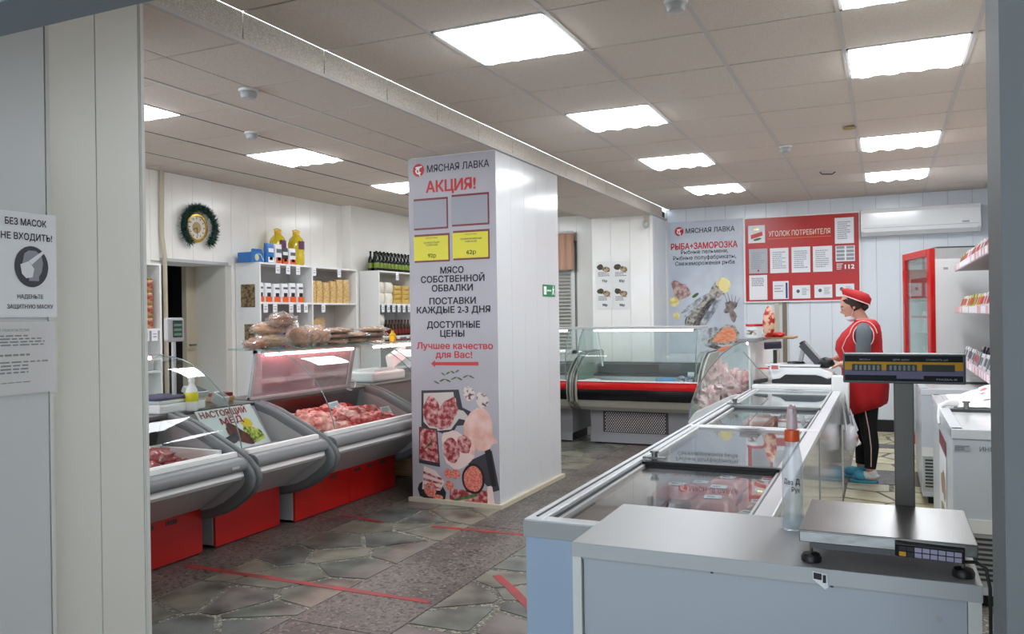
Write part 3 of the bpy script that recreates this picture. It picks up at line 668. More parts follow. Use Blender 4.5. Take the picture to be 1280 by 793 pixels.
# ================= LEFT WALL: SHELVES AND GOODS =================
def shelf_unit(y0, bays, bw, xf, label, levels=(2.0,1.6,1.2,.8,.42,.06), xb=None):
    xb = xb or XL+.01; t = thing('shelf_unit', label, 'shelving', ((xf+xb)/2, y0+bays*bw/2, 0)); y1 = y0+bays*bw
    for i in range(bays+1):
        y = y0+bw*i; put('side_panel', G().box(xb, xf, y-.009, y+.009, 0, levels[0]), 'white', t)
    for i in range(bays):
        for z in levels: put('shelf', G().box(xb, xf, y0+bw*i+.01, y0+bw*(i+1)-.01, z-.018, z), 'white', t)
    put('back_board', G().box(xb-.004, xb, y0, y1, 0, levels[0]), 'light_grey', t)
    return t
def tags_on(t, xf, ys, z):
    for y in ys:
        c = put('price_tag', G().box(xf+.002, xf+.004, y-.032, y+.032, z-.105, z-.005), 'paper', t)
        put('tag_print', G().box(xf+.0042, xf+.0048, y-.02, y+.02, z-.05, z-.043).box(xf+.0042, xf+.0048, y-.018, y+.018, z-.075, z-.065), 'ink_pale', c)
S1 = shelf_unit(6.40, 2, .82, -5.66, 'white two-bay shelf unit against the left wall beside the doorway, with oil bottles on top')
tags_on(S1, -5.66, (6.66,6.82,6.98,7.25,7.70), 2.0); tags_on(S1, -5.66, (6.47,6.61,6.86,6.98,7.10,7.40), 1.6)
S2 = shelf_unit(8.35, 2, .82, -5.55, 'white shelf unit further along the left wall with dark bottles on top', (2.0,1.6,1.2,.8,.42,.06), -5.83)
tags_on(S2, -5.55, (8.75,), 2.0); tags_on(S2, -5.55, (8.42,8.54,8.66,8.78,8.9,9.02,9.14), 1.6); tags_on(S2, -5.55, (8.42,8.6,8.76,8.98,9.14), 1.2)
S0 = shelf_unit(4.35, 1, .83, -5.68, 'white shelf unit left of the dark doorway holding jars', (1.92,1.36,1.0,.6,.2))
tags_on(S0, -5.68, (5.02,5.11), 1.36)
put('goods_picture', G().box(-5.9,-5.72,6.388,6.3905,1.55,1.78), M('goods_print', (150,130,90), .5, rgb2=(80,60,50), scale=40), S1)
put('goods_picture', G().box(-5.86,-5.72,6.388,6.3905,1.22,1.38), 'goods_print', S1)
for z in (1.82,1.5,1.42,1.1): put('goods_leaflet', G().box(-5.93,-5.86,6.388,6.3905,z,z+.06), 'paper', S1)
def pack(name, c, w, d, h, mat, parts, label, group, cat, puff=.0, rz=0):
    """upright pack facing +x; w along y"""
    t = thing(name, label, cat, c, group); x, y, z = c
    def fn(u, v):
        th = u*2*math.pi; cx = math.copysign(abs(math.cos(th))**.45, math.cos(th)); sy = math.copysign(abs(math.sin(th))**.45, math.sin(th))
        k = 1-puff*abs(2*v-1)**2.5; kk = 1-puff*.25*(1-abs(2*v-1))
        return (x+d/2*cx*k, y+w/2*sy*kk, z+h*v)
    g = G().grid(fn, 16, 6, True); n = 16; g.f += [tuple(range(n))[::-1], tuple(6*n+k for k in range(n))]
    put('pouch', g, mat, t, smooth=50)
    for (nm, a0, a1, b0, b1, mt) in parts: put(nm, G().box(x+d/2*.9, x+d/2+.002, y+w*a0, y+w*a1, z+h*b0, z+h*b1), mt, t)
    return t
def row(t, locs, labels=None, rzs=None, vary=0):
    rv = random.Random(len(locs))
    for i, l in enumerate(locs):
        if i == 0: c = t; t.location = l
        else: c = copy_tree(t, l)
        if labels: c['label'] = labels(i)
        if vary: c.scale = (rv.uniform(.9,1.05), rv.uniform(1-vary*.5,1.02), rv.uniform(1-vary,1.06)); c.rotation_euler[2] = rv.uniform(-.25,.25)*vary*3
# tiers
p = pack('coffee_pack', (-5.76,6.48,1.601), .105, .07, .2, 'paper', [('band',-.42,.42,.02,.3,'orange_pack'),('emblem',-.25,.25,.3,.5,'black'),('brand_print',-.3,.3,.7,.8,'ink_grey')], 'white and orange pouch on the middle shelf of the left bay', 'white and orange pouches on the middle shelf', 'pouch', .2)
row(p, [(-5.76,6.48+.125*i,1.601) for i in range(6)], lambda i: f'{nth(i)} from the left of the six white and orange pouches', None, .08)
p = pack('pasta_bag', (-5.76,7.30,1.601), .12, .1, .27, 'pasta', [], 'clear bag of pasta on the middle shelf of the right bay', 'bags of pasta on the middle shelf', 'bag', .25)
row(p, [(-5.76,7.30+.125*i,1.601) for i in range(6)], lambda i: f'{nth(i)} from the left of the six pasta bags on the middle shelf', None, .22); 
p = pack('grain_bag', (-5.77,7.36,1.201), .2, .14, .24, M('grain', (190,160,110), .6, rgb2=(160,124,80), scale=90), [], 'crumpled clear bag of grain on the shelf below the pasta', 'grain bags below the pasta', 'bag', .4)
row(p, [(-5.77,7.34,1.201),(-5.85,7.52,1.201)], lambda i: ['left','right'][i]+' crumpled grain bag on the shelf below the pasta bags', None, .1)
for i in range(4): tag(put('noodle_bag', G().blob((-5.76,7.62+.13*i,1.235),(.1,.08,.034),i+3,.15), 'pasta', smooth=60), 'flat bag of noodles lying on the shelf below the pasta', 'bag', 'flat noodle bags')
p = pack('snack_pack', (-5.74,6.5,1.201), .15, .08, .2, 'orange_pack', [('label_patch',-.3,.3,.4,.8,'paper')], 'orange pack behind the bread at the left end of the lower shelf', 'packs behind the bread', 'pack', .2)
row(p, [(-5.74,6.5,1.201),(-5.8,6.66,1.201)], lambda i: ['left','right'][i]+' orange pack behind the bread on the lower shelf')
for i, (y, z, mt, lb) in enumerate(((6.75,1.30,'blue_pack','blue sachet on the lower shelf behind the bread pile'),(6.9,1.33,'dark_red','dark red sachet on the lower shelf behind the bread pile'),(7.02,1.30,'paper','white sachet on the lower shelf behind the bread pile'),(7.08,1.24,'orange_pack','orange sachet at the right end of the lower shelf'))):
    tag(put('sachet', G().obox((-5.75,y,z),(.02,0,0),(0,.065,.01),(-.015,0,.085)), mt, bevel=.008), lb, 'sachet')
# on top of shelf unit one
b = thing('gift_box', 'blue box with a scalloped top at the left end of the shelf top', 'box', (-5.82,6.42,2.0))
put('carton', G().box(-5.9,-5.72,6.2+.15,6.52,2.001,2.1).add(*(lambda g: (g.v, g.f))(G().prism([(6.36,2.1)]+[(6.36+.15*k/12, 2.1+.04*abs(math.sin(k*1.05))) for k in range(13)]+[(6.51,2.1)], 'x', -5.74, -5.72))), 'blue_pack', b)
put('emblem', fell(Frame((-5.715,0,0),(0,1,0),(0,0,1)), 6.42, 2.05, .03, .035, 0), M('emblem_pale', (190,190,150), .5), b)
put('white_swoosh', G().tube([(-5.715,6.44,2.09),(-5.715,6.48,2.075),(-5.715,6.515,2.02)], .004, 6), 'white', b)
for i, (y, mt, m2, lb) in enumerate(((6.60,'blue_pack','paper','blue and white snack pouch on the shelf top beside the blue box'),(6.71,'paper','orange_pack','white and orange snack pouch, second on the shelf top'),(6.82,'black','orange_pack','black and orange snack pouch, third on the shelf top'),(6.93,'paper','orange_pack','white snack pouch with green print in front of the oil bottles'))):
    q = pack('snack_pouch', (-5.72+.01*(i % 2),y,2.001), .115, .06, .2-.03*(i > 1), mt, [('label_patch',-.35,.35,.03,.3,m2),('name_print',-.32,.32,.55,.75,'ink_grey' if mt == 'paper' else 'paper'),('emblem',-.2,.2,.15,.32,'black')], lb, None, 'pouch', .3)
def oil(y, x, label):
    t = thing('oil_bottle', label, 'bottle', (x,y,2.0), 'large oil bottles on the shelf top')
    put('body', G().lathe((x,y,2.001), [(.07,0),(.083,.012),(.085,.1),(.08,.13),(.085,.16),(.085,.24),(.07,.285),(.04,.315),(.03,.33)], 24), 'oil', t, smooth=50)
    put('cap', G().lathe((x,y,2.331), [(.034,0),(.036,.005),(.033,.03),(.02,.036)], 16), 'cap_yellow', t, smooth=40)
    put('bottle_handle', G().tube([(x,y-.04,2.35),(x,y-.055,2.37),(x,y,2.385),(x,y+.055,2.37),(x,y+.04,2.35)], .007, 6), 'cap_yellow', t, smooth=50)
    put('bottle_label', G().grid(lambda u,v: (x+.087*math.cos(-.6+1.5*u), y+.087*math.sin(-.6+1.5*u), 2.17+.09*v), 10, 1), 'purple', t, smooth=50)
oil(6.88,-5.84,'large yellow oil bottle, the left one on the shelf top'); oil(7.08,-5.76,'large yellow oil bottle, the right one on the shelf top')
def bottle(name, c, mat, lab, label, group, h=.24):
    t = thing(name, label, 'bottle', c, group); k = h/.24; x,y,z = c
    put('body', G().lathe((x,y,z+.001), [(.032*k,0),(.034*k,.01*k),(.034*k,.12*k),(.028*k,.15*k),(.013*k,.185*k),(.012*k,.225*k),(.014*k,.228*k),(.014*k,.24*k)], 16), mat, t, smooth=40)
    put('bottle_label', G().lathe((x,y,z+.035*k), [(.0345*k,0),(.0352*k,.003),(.0352*k,.06*k),(.0345*k,.063*k)], 16), lab, t, smooth=40); return t
b = bottle('dark_bottle', (-5.62,8.40,2.0), 'bottle_dark', 'label_green', 'dark bottle with green label on top of the far shelf unit', 'dark bottles on the far shelf top')
row(b, [(-5.62+.0*j-.085*j,8.40+.082*i,2.0) for j in range(2) for i in range(11)], lambda i: f'dark bottle on the far shelf top, {nth(i % 11)} from the left of the {["front","back"][i//11]} row')
p = pack('flour_bag', (-5.66,8.44,1.601), .17, .14, .13, 'flour', [], 'pale bag of flour or sugar on the upper shelf of the far unit', 'pale bags on the far unit', 'bag', .3)
row(p, [(-5.66,8.46,1.601),(-5.66,8.46,1.735),(-5.66,8.65,1.601),(-5.66,8.66,1.735),(-5.66,8.46,1.201),(-5.66,8.46,1.335)], lambda i: ['lower left pale bag on the upper','upper left pale bag on the upper','lower right pale bag on the upper','upper right pale bag on the upper','lower pale bag on the middle','upper pale bag on the middle'][i]+' shelf of the far unit')
p = pack('pasta_packet', (-5.66,8.86,1.601), .17, .12, .055, M('pasta_y', (214,184,90), .5, rgb2=(190,150,80), scale=60), [], 'flat yellow pasta packet stacked on the upper shelf of the far unit', 'stacked pasta packets on the far unit', 'packet', .2)
row(p, [(-5.66,8.86+.2*i,1.601+.058*j) for i in range(2) for j in range(4)], lambda i: f'yellow pasta packet, {nth(i % 4)} from the bottom of the {["left","right"][i//4]} stack')
b = bottle('brown_bottle', (-5.62,8.76,1.2), 'bottle_brown', 'dark_red', 'small brown bottle on the middle shelf of the far unit', 'brown bottles on the far unit', .2)
row(b, [(-5.60-.09*j,8.70+.075*i,1.2) for i in range(6) for j in range(2)], lambda i: f'small brown bottle, {nth(i//2)} from the left in the {["front","back"][i % 2]} row of the far unit')
def jar(c, label):
    t = thing('jar', label, 'jar', c, 'jars on the shelf left of the doorway'); 
    put('glass_body', G().lathe(c, [(.036,0),(.04,.008),(.04,.075),(.033,.09)], 16), M('jar_red', (150,60,44), .2, rgb2=(196,150,110), scale=30), t, smooth=40)
    put('lid', G().lathe((c[0],c[1],c[2]+.09), [(.037,0),(.037,.015)], 16), 'gold', t, smooth=40); return t
j = jar((-5.73,5.06,1.361), 'small red jar with a gold lid in a stack left of the doorway')
row(j, [(-5.73,5.09-.1*a,1.361+.108*b) for a in range(5) for b in range(4)], lambda i: f'small red jar, {nth(i % 4)} from the bottom in the {nth(i//4)} stack from the doorway')
tag(put('tin_box', G().box(-5.9,-5.7,4.95,5.12,1.001,1.1), 'mid_grey', bevel=.01), 'grey tin on the lower shelf left of the doorway', 'box')
# clock with garland
ck = thing('wall_clock', 'round gold rimmed wall clock on the left wall above the doorway', 'clock', (XL+.01,5.88,2.31))
cx = XL+.002
put('rim', G().lathe((cx,5.88,2.31), [(.135,0),(.14,.012),(.13,.026),(.115,.026),(.11,.012)], 32, 'x'), 'gold', ck, smooth=40)
put('dial', G().lathe((cx,5.88,2.31), [(.112,.0),(.112,.0135)], 32, 'x'), M('dial', (225,220,205), .5), ck)
put('inner_dial', G().lathe((cx,5.88,2.31), [(.055,.0135),(.055,.0145)], 24, 'x'), M('inner_dial', (176,150,96), .5), ck)
fc = Frame((cx+.016,5.88,2.31), (0,1,0), (0,0,1))
g = G()
for k in range(12):
    a = k*math.pi/6; c_, s_ = math.cos(a), math.sin(a)
    fpoly(fc, [(c_*.08-s_*.004,s_*.08+c_*.004),(c_*.1-s_*.004,s_*.1+c_*.004),(c_*.1+s_*.004,s_*.1-c_*.004),(c_*.08+s_*.004,s_*.08-c_*.004)], 0, g)
put('hour_marks', g, 'ink', ck)
put('hand', fpoly(fc, [(-.004,0),(.004,0),(.01,-.075),(.004,-.08)], .002), 'ink', ck); put('hand', fpoly(fc, [(0,-.004),(0,.004),(-.05,-.02),(-.05,-.028)], .003), 'ink', ck)
g = G(); rg = random.Random(4)
path = [(.195*math.cos(a), .185*math.sin(a)) for a in [math.radians(-52+284*i/40) for i in range(41)]]
g.tube([(cx+.045,5.88+a,2.31+b) for a, b in path], .02, 6)
for i in range(3200):
    a, b = path[rg.randrange(41)]; a += rg.uniform(-.014,.014); b += rg.uniform(-.014,.014)
    d = Vector((rg.uniform(-.2,1), rg.uniform(-1,1), rg.uniform(-1,1))).normalized()*rg.uniform(.04,.075); e = Vector((rg.uniform(-1,1),rg.uniform(-1,1),rg.uniform(-1,1)))*.005
    c = Vector((cx+.045, 5.88+a, 2.31+b)); g.add([c-e, c+e, c+d], [(0,1,2)])
tag(put('tinsel_garland', g, 'garland'), 'dark green tinsel garland draped around the clock', 'garland')
# ================= SIGNS ON THE NEAR WALL =================
def sheet(name, fr, a0, a1, b0, b1, label, cat, mat='paper', d=.002, t=.0015):
    tt = thing(name, label, cat, fr.p((a0+a1)/2, b0, 0)); put('sheet', frect(fr, a0, a1, b0, b1, d, t=t), mat, tt); return tt
fn_ = Frame((-2.570,0,0), (0,1,0), (0,0,1))
s = sheet('mask_notice', fn_, 1.675, 1.90, 1.44, 1.785, 'white notice БЕЗ МАСОК НЕ ВХОДИТЬ! with a masked head symbol, on the near left wall', 'notice', d=.005, t=.002)
text(fn_, 'БЕЗ МАСОК', 1.722, 1.865, 1.752, .021, .0058, 'ink', s, .02)
text(fn_, 'НЕ ВХОДИТЬ!', 1.708, 1.885, 1.705, .021, .0058, 'ink', s, .02)
text(fn_, 'НАДЕНЬТЕ', 1.76, 1.85, 1.508, .013, .0058, 'ink', s, .012)
text(fn_, 'ЗАЩИТНУЮ МАСКУ', 1.725, 1.885, 1.475, .013, .0058, 'ink', s, .012)
sy = put('symbol_disc', fell(fn_, 1.81, 1.607, .059, .068, .006, n=40), M('charcoal', (62,64,70), .6), s)
put('symbol_head', fpoly(fn_, [(1.785,1.65),(1.80,1.66),(1.825,1.66),(1.845,1.645),(1.85,1.62),(1.845,1.59),(1.835,1.575),(1.835,1.56),(1.80,1.56),(1.80,1.575),(1.785,1.575),(1.778,1.59),(1.772,1.605),(1.778,1.62)], .0068), 'ink_pale', sy)
put('symbol_mask', fpoly(fn_, [(1.77,1.613),(1.80,1.625),(1.818,1.60),(1.812,1.572),(1.79,1.568),(1.775,1.583)], .0074), 'paper', sy)
put('symbol_strap', fpoly(fn_, [(1.80,1.626),(1.853,1.664),(1.858,1.657),(1.81,1.613)], .0074), 'paper', sy)
s = sheet('rules_sheet', fn_, 1.62, 1.893, 1.19, 1.425, 'printed text sheet in a creased clear sleeve below the mask notice', 'notice', d=.004, t=.002)
text(fn_, 'ВЫЕ ПОКУПАТЕЛИ!', 1.68, 1.80, 1.398, .008, .0048, 'ink', s, .01)
for i, (b0, b1, n) in enumerate(((1.345,1.385,4),(1.31,1.325,1),(1.255,1.3,4),(1.225,1.232,1))): fake_lines(fn_, 1.63, 1.865 if n > 1 else 1.81, b0, b1, n, .0048, 'ink_grey', s, i)
put('plastic_sleeve', G().grid(lambda u,v: (-2.570+.012+.006*noise.noise(Vector((u*5,v*4,1))), 1.60+.295*u, 1.185+.245*v), 30, 26), 'film', s, smooth=60)
# logo: red disc with a stylised white letter
def logo(fr, a, b, r, d, parent):
    dsc = put('logo_disc', fell(fr, a, b, r, r, d, n=32), 'red_print', parent)
    g = G(); th = [math.radians(v) for v in range(60, 331, 15)]
    pts = [(a+r*.55*math.cos(t), b-r*.12+r*.5*math.sin(t)) for t in th]+[(a+r*.30*math.cos(t), b-r*.12+r*.26*math.sin(t)) for t in th[::-1]]
    fpoly(fr, pts, d+.001, g); fpoly(fr, [(a-r*.55,b+r*.5),(a+r*.62,b+r*.62),(a+r*.62,b+r*.42),(a-r*.5,b+r*.28)], d+.001, g)
    fpoly(fr, [(a-r*.1,b+r*.1),(a+r*.1,b+r*.15),(a+r*.35,b-r*.9),(a+r*.15,b-r*.95)], d+.001, g)
    put('logo_mark', g, 'white_print', dsc)
# ================= PILLAR BANNER =================
F1 = FRONT(5.462)
B = thing('promotion_banner', 'tall grey promotion banner with АКЦИЯ! and meat pictures on the pillar', 'banner', (-2.97,5.45,.03))
put('print_panel', frect(F1, -3.345, -2.598, .02, 2.648, .006, t=.006), 'banner_grey', B)
logo(F1, -3.253, 2.556, .05, .0075, B)
text(F1, 'МЯСНАЯ ЛАВКА', -3.178, -2.648, 2.558, .052, .0075, 'ink', B, .012)
text(F1, 'АКЦИЯ!', -3.191, -2.761, 2.42, .082, .0075, 'red_print', B, .03)
def sleeve(a0, a1, b0, b1, mat, pr=None):
    q = put('price_pocket', frect(F1, a0, a1, b0, b1, .0075), 'dark_red', B); put('pocket_card', frect(F1, a0-.005, a1-.012, b0+.014, b1-.016, .0085), mat, q)
    if pr: 
        for i, (s_, w) in enumerate(pr): text(F1, s_, (a0+a1)/2-w/2, (a0+a1)/2+w/2, b1-(.03,.065,.085,.165)[i], (.008,.012,.012,.03)[i], .0095, 'ink' if i == 3 else 'ink_grey', q, .01)
sleeve(-3.3,-3.0,2.095,2.335,M('pocket_grey',(160,158,166),.4)); sleeve(-2.967,-2.653,2.105,2.345,'pocket_grey')
sleeve(-3.298,-2.989,1.845,2.06,'yellow_print',[('мясная лавка',.1),('ШАШЛЫК',.14),('ГОРЯЧИЙ',.1),('92р',.07)]); sleeve(-2.959,-2.653,1.85,2.072,'yellow_print',[('мясная лавка',.1),('ПЕЛЬМЕНИ МЯСНЫЕ',.18),('СВЕЖИЕ',.1),('62р',.08)])
for s_, a0, a1, b, mt, h in (('МЯСО',-3.074,-2.873,1.778,'ink',.047),('СОБСТВЕННОЙ',-3.246,-2.699,1.712,'ink',.047),('ОБВАЛКИ',-3.151,-2.797,1.643,'ink',.047),('ПОСТАВКИ',-3.173,-2.774,1.545,'ink',.047),('КАЖДЫЕ 2-3 ДНЯ',-3.286,-2.655,1.478,'ink',.047),('ДОСТУПНЫЕ',-3.198,-2.741,1.365,'ink',.047),('ЦЕНЫ',-3.082,-2.874,1.298,'ink',.047),('Лучшее качество',-3.291,-2.637,1.205,'red_print',.047),('для Вас!',-3.125,-2.811,1.138,'red_print',.047)):
    text(F1, s_, a0, a1, b, h, .0075, mt, B, .025)
put('arrow', fpoly(F1, [(-3.166,1.068),(-3.13,1.095),(-3.13,1.08),(-2.76,1.085),(-2.76,1.058),(-3.13,1.056),(-3.13,1.04)], .0075), 'red_print', B)
M('print_marble', (150,40,44), .4, rgb2=(224,170,166), scale=26, detail=5, lo=.42, hi=.64); M('print_chicken', (226,170,152), .4, rgb2=(238,200,190), scale=9)
M('print_mince', (206,92,78), .4, rgb2=(236,150,130), scale=70); M('print_green', (60,86,50), .5, rgb2=(100,124,80), scale=30); M('print_board', (206,196,188), .45); M('print_shadow', (58,54,62), .5); M('print_fat', (232,208,200), .4)
def pic(shape, mat, lay): return put('food_picture', shape, mat, B)
L0, L1, L2, L3 = .0072, .0080, .0088, .0096
for i in range(7): pic(fell(F1, -3.12+.05*i, .925+.008*i+.01*(i % 2), .026, .006, L1, .4*(1 if i % 2 else -1)), 'print_green', 0)
for i in range(4): pic(fell(F1, -3.06+.04*i, .99+.008*i, .02, .006, L1, .5*(1 if i % 2 else -1)), 'print_green', 0)
for a, b, q in ((-2.845,.845,.052),(-2.735,.80,.055)):
    pic(fell(F1, a, b, q, q*1.05, L1, 0, .12, 3), M('garlic', (220,206,196), .5, rgb2=(120,70,90), scale=28, lo=.5, hi=.6), 0)
pic(fpoly(F1, [(-3.26,.58),(-3.255,.86),(-2.93,.875),(-2.90,.74),(-2.80,.70),(-2.80,.62),(-2.95,.60),(-3.0,.52)], L0), 'print_shadow', 0)
pic(fpoly(F1, [(-3.24,.62),(-3.235,.84),(-2.975,.855),(-2.96,.73),(-2.89,.715),(-2.855,.68),(-2.87,.645),(-2.93,.655),(-3.0,.57),(-3.16,.55)], L1), 'print_board', 0)
pic(fell(F1, -3.16,.70,.075,.125,L2,.2,.12,2), 'print_marble', 0); pic(fell(F1, -3.03,.69,.075,.13,L2,-.5,.12,4), 'print_marble', 0)
pic(fpoly(F1, [(-2.87,.33),(-2.66,.43),(-2.60,.14),(-2.66,.12)], L0), 'print_shadow', 0)
pic(fpoly(F1, [(-2.72,.43),(-2.67,.44),(-2.625,.17),(-2.665,.16)], L1), 'ink', 0)
pic(fell(F1, -2.75,.60,.12,.15,L1,.3,.18,5), 'print_chicken', 0); pic(fell(F1, -2.70,.52,.09,.04,L2,-.4,.1,8), 'print_chicken', 0); pic(fell(F1, -2.84,.48,.035,.10,L2,.3,.1,9), 'print_chicken', 0)
pic(fpoly(F1, [(-3.285,.30),(-3.28,.58),(-3.12,.57),(-3.10,.28)], L1), 'print_shadow', 0); pic(fpoly(F1, [(-3.28,.33),(-3.27,.57),(-3.13,.56),(-3.11,.31)], L2), 'print_marble', 0); pic(fell(F1,-3.20,.44,.05,.008,L3,.7), 'print_green', 0)
pic(fell(F1, -2.96,.42,.135,.14,L1,.3,.15,12), 'print_fat', 0); pic(fell(F1, -3.0,.41,.07,.10,L2,.2,.12,13), 'print_marble', 0); pic(fell(F1, -2.89,.46,.06,.07,L2,.2,.12,14), 'print_marble', 0)
pic(fpoly(F1, [(-3.26,.10),(-3.24,.28),(-3.14,.25),(-3.06,.17),(-3.1,.10)], L2), 'print_fat', 0)
for k in range(3): pic(fpoly(F1, [(-3.25,.12+.05*k),(-3.245,.14+.05*k),(-3.08,.125+.035*k),(-3.09,.11+.035*k)], L3), 'print_marble', 0)
pic(fell(F1, -2.815,.21,.095,.115,L2,0,.03,2,30), 'ink', 0); pic(fell(F1, -2.815,.21,.078,.097,L3,0,.05,2,30), 'print_mince', 0)
for a, b in ((-3.03,.235),(-2.965,.235),(-3.02,.145)): pic(fell(F1, a, b, .036, .036, L2, 0, .1, 3), 'print_mince', 0)
pic(fell(F1, -3.19,-.0+.10,.10,.105,L1,0,.02,1,30), 'ink', 0) if False else pic(fpoly(F1, [(-3.30,.10),(-3.28,.045),(-3.22,.03),(-3.06,.03),(-3.05,.09),(-3.09,.15),(-3.16,.185),(-3.24,.17),(-3.285,.14)], L1), 'ink', 0)
pic(fell(F1, -3.185,.105,.055,.055,L2,0,.06,5), 'print_mince', 0); pic(fell(F1, -3.12,.05,.045,.018,L2,0,.06,6), 'print_mince', 0)
pic(fpoly(F1, [(-3.02,.035),(-3.02,.12),(-2.70,.13),(-2.70,.035)], L1), 'print_marble', 0); pic(fpoly(F1, [(-2.70,.035),(-2.70,.16),(-2.66,.17),(-2.64,.035)], L1), 'print_fat', 0); pic(fell(F1, -2.88,.065,.11,.014,L2,.25), 'print_green', 0)
pic(fpoly(F1, [(-2.62,.3),(-2.605,.3),(-2.605,.6),(-2.62,.58)], L0), 'banner_grey', 0)
# exit sign on the pillar side
FE = Frame((-2.600,0,0), (0,1,0), (0,0,1))
e = sheet('exit_sign', FE, 6.345, 6.62, 1.585, 1.685, 'small green emergency exit sign on the white side of the pillar', 'sign', 'green_sign', .004, .003)
put('door_symbol', frect(FE, 6.36, 6.42, 1.6, 1.67, .005), 'white_print', e); put('arrow_symbol', fpoly(FE, [(6.43,1.63),(6.53,1.63),(6.53,1.642),(6.43,1.642)], .005), 'white_print', e)
g = G(); fell(FE, 6.575, 1.668, .01, .01, .005, g=g); fpoly(FE, [(6.55,1.655),(6.6,1.655),(6.585,1.63),(6.605,1.6),(6.59,1.597),(6.57,1.62),(6.55,1.597),(6.54,1.6),(6.56,1.635)], .005, g); put('running_figure', g, 'white_print', e)
# ================= BACK WALL =================
FB = FRONT(YB-.002); 
b = thing('fish_banner', 'pale banner РЫБА+ЗАМОРОЗКА with fish pictures on the back wall', 'banner', (-2.09,YB,.9))
put('print_panel', frect(FB, -2.565, -1.615, .915, 2.62, .004, t=.004), M('fish_panel', (206,212,220), .35, rgb2=(188,194,206), scale=2), b)
put('title_strip', frect(FB, -2.53, -1.655, 2.40, 2.60, .005), 'banner_blue', b)
logo(FB, -2.42, 2.495, .058, .006, b); text(FB, 'МЯСНАЯ ЛАВКА', -2.335, -1.713, 2.495, .06, .006, 'ink', b, .015)
text(FB, 'РЫБА+ЗАМОРОЗКА', -2.532, -1.679, 2.298, .075, .006, 'red_print', b, .03)
text(FB, 'Рыбные пельмени,', -2.40, -1.80, 2.222, .05, .006, 'ink', b, .01); text(FB, 'Рыбные полуфабрикаты,', -2.502, -1.70, 2.148, .05, .006, 'ink', b, .01); text(FB, 'Свежемороженая рыба', -2.477, -1.72, 2.076, .05, .006, 'ink', b, .01)
M('print_fish', (96,92,88), .4, rgb2=(190,184,172), scale=24, detail=5); M('print_silver', (120,126,136), .4, rgb2=(200,204,208), scale=14); M('print_lemon', (226,206,110), .4, rgb2=(240,232,180), scale=20); M('print_salmon', (226,122,84), .4, rgb2=(240,170,130), scale=16, stretch=(1,1,6)); M('print_leaf', (70,104,60), .5)
def fp(g, m_): return put('fish_picture', g, m_, b)
fp(fell(FB,-2.43,1.72,.13,.12,.005,0,.3,3), M('print_squid',(206,180,170),.5,rgb2=(150,110,110),scale=16)); fp(fell(FB,-2.50,1.58,.065,.065,.006,0,.1,3),'print_lemon'); fp(fell(FB,-2.47,1.40,.045,.045,.006),'print_lemon')
fp(fell(FB,-2.33,1.33,.03,.07,.006,-.2),'print_leaf'); fp(fell(FB,-2.22,1.66,.05,.02,.008,.6),'print_leaf')
for a, b_, l, w, r in ((-2.22,1.56,.22,.03,.6),(-2.2,1.50,.2,.028,.62),(-2.17,1.45,.2,.026,.66)): fp(fell(FB,a,b_,l,w,.006,r,.05,2),'print_silver')
fp(fpoly(FB,[(-2.36,1.26),(-2.33,1.38),(-2.17,1.55),(-2.06,1.66),(-1.99,1.80),(-1.96,1.84),(-1.96,1.78),(-1.90,1.79),(-1.86,1.72),(-1.92,1.58),(-2.02,1.42),(-2.12,1.27),(-2.26,1.20)],.007),'print_fish')
fp(fell(FB,-2.10,1.44,.30,.055,.008,.95,.08,4,30),M('print_fish_dark',(60,58,60),.4,rgb2=(120,114,106),scale=22)); fp(fell(FB,-2.02,1.45,.29,.045,.009,.98,.08,6,30),'print_silver'); fp(fell(FB,-1.93,1.70,.10,.06,.0095,.9,.1,6),'print_fish')
fp(fell(FB,-1.86,1.78,.085,.10,.009),'print_lemon'); fp(fell(FB,-1.86,1.78,.065,.08,.010),M('lemon_in',(238,226,150),.4))
fp(fell(FB,-1.78,1.47,.09,.13,.006,.4,.45,8,28),M('print_prawn',(150,136,126),.5,rgb2=(90,84,84),scale=14)); 
for k in range(5): fp(fpoly(FB,[(-1.82+.03*k,1.55),(-1.81+.03*k,1.55),(-1.86+.05*k,1.70-.02*k),(-1.865+.05*k,1.70-.02*k)],.006),'print_prawn')
fp(fell(FB,-2.02,1.12,.14,.12,.006,.7,.1,4),'print_silver'); fp(fpoly(FB,[(-2.02,1.06),(-1.95,1.16),(-1.86,1.24),(-1.76,1.24),(-1.71,1.16),(-1.72,1.08),(-1.86,1.05)],.009),'print_salmon')
fp(fpoly(FB,[(-2.10,1.04),(-1.95,1.20),(-1.84,1.28),(-1.73,1.27),(-1.67,1.16),(-1.70,1.05),(-1.86,1.02)],.008),'print_fish')
fp(fpoly(FB,[(-2.1,1.0),(-1.9,.95),(-1.8,.96),(-2.0,1.03)],.008),'print_fish_dark'); fp(fell(FB,-1.86,.97,.1,.03,.009,.3),'print_salmon'); fp(fell(FB,-1.68,1.02,.09,.08,.006,.3,.2,9),'print_silver')
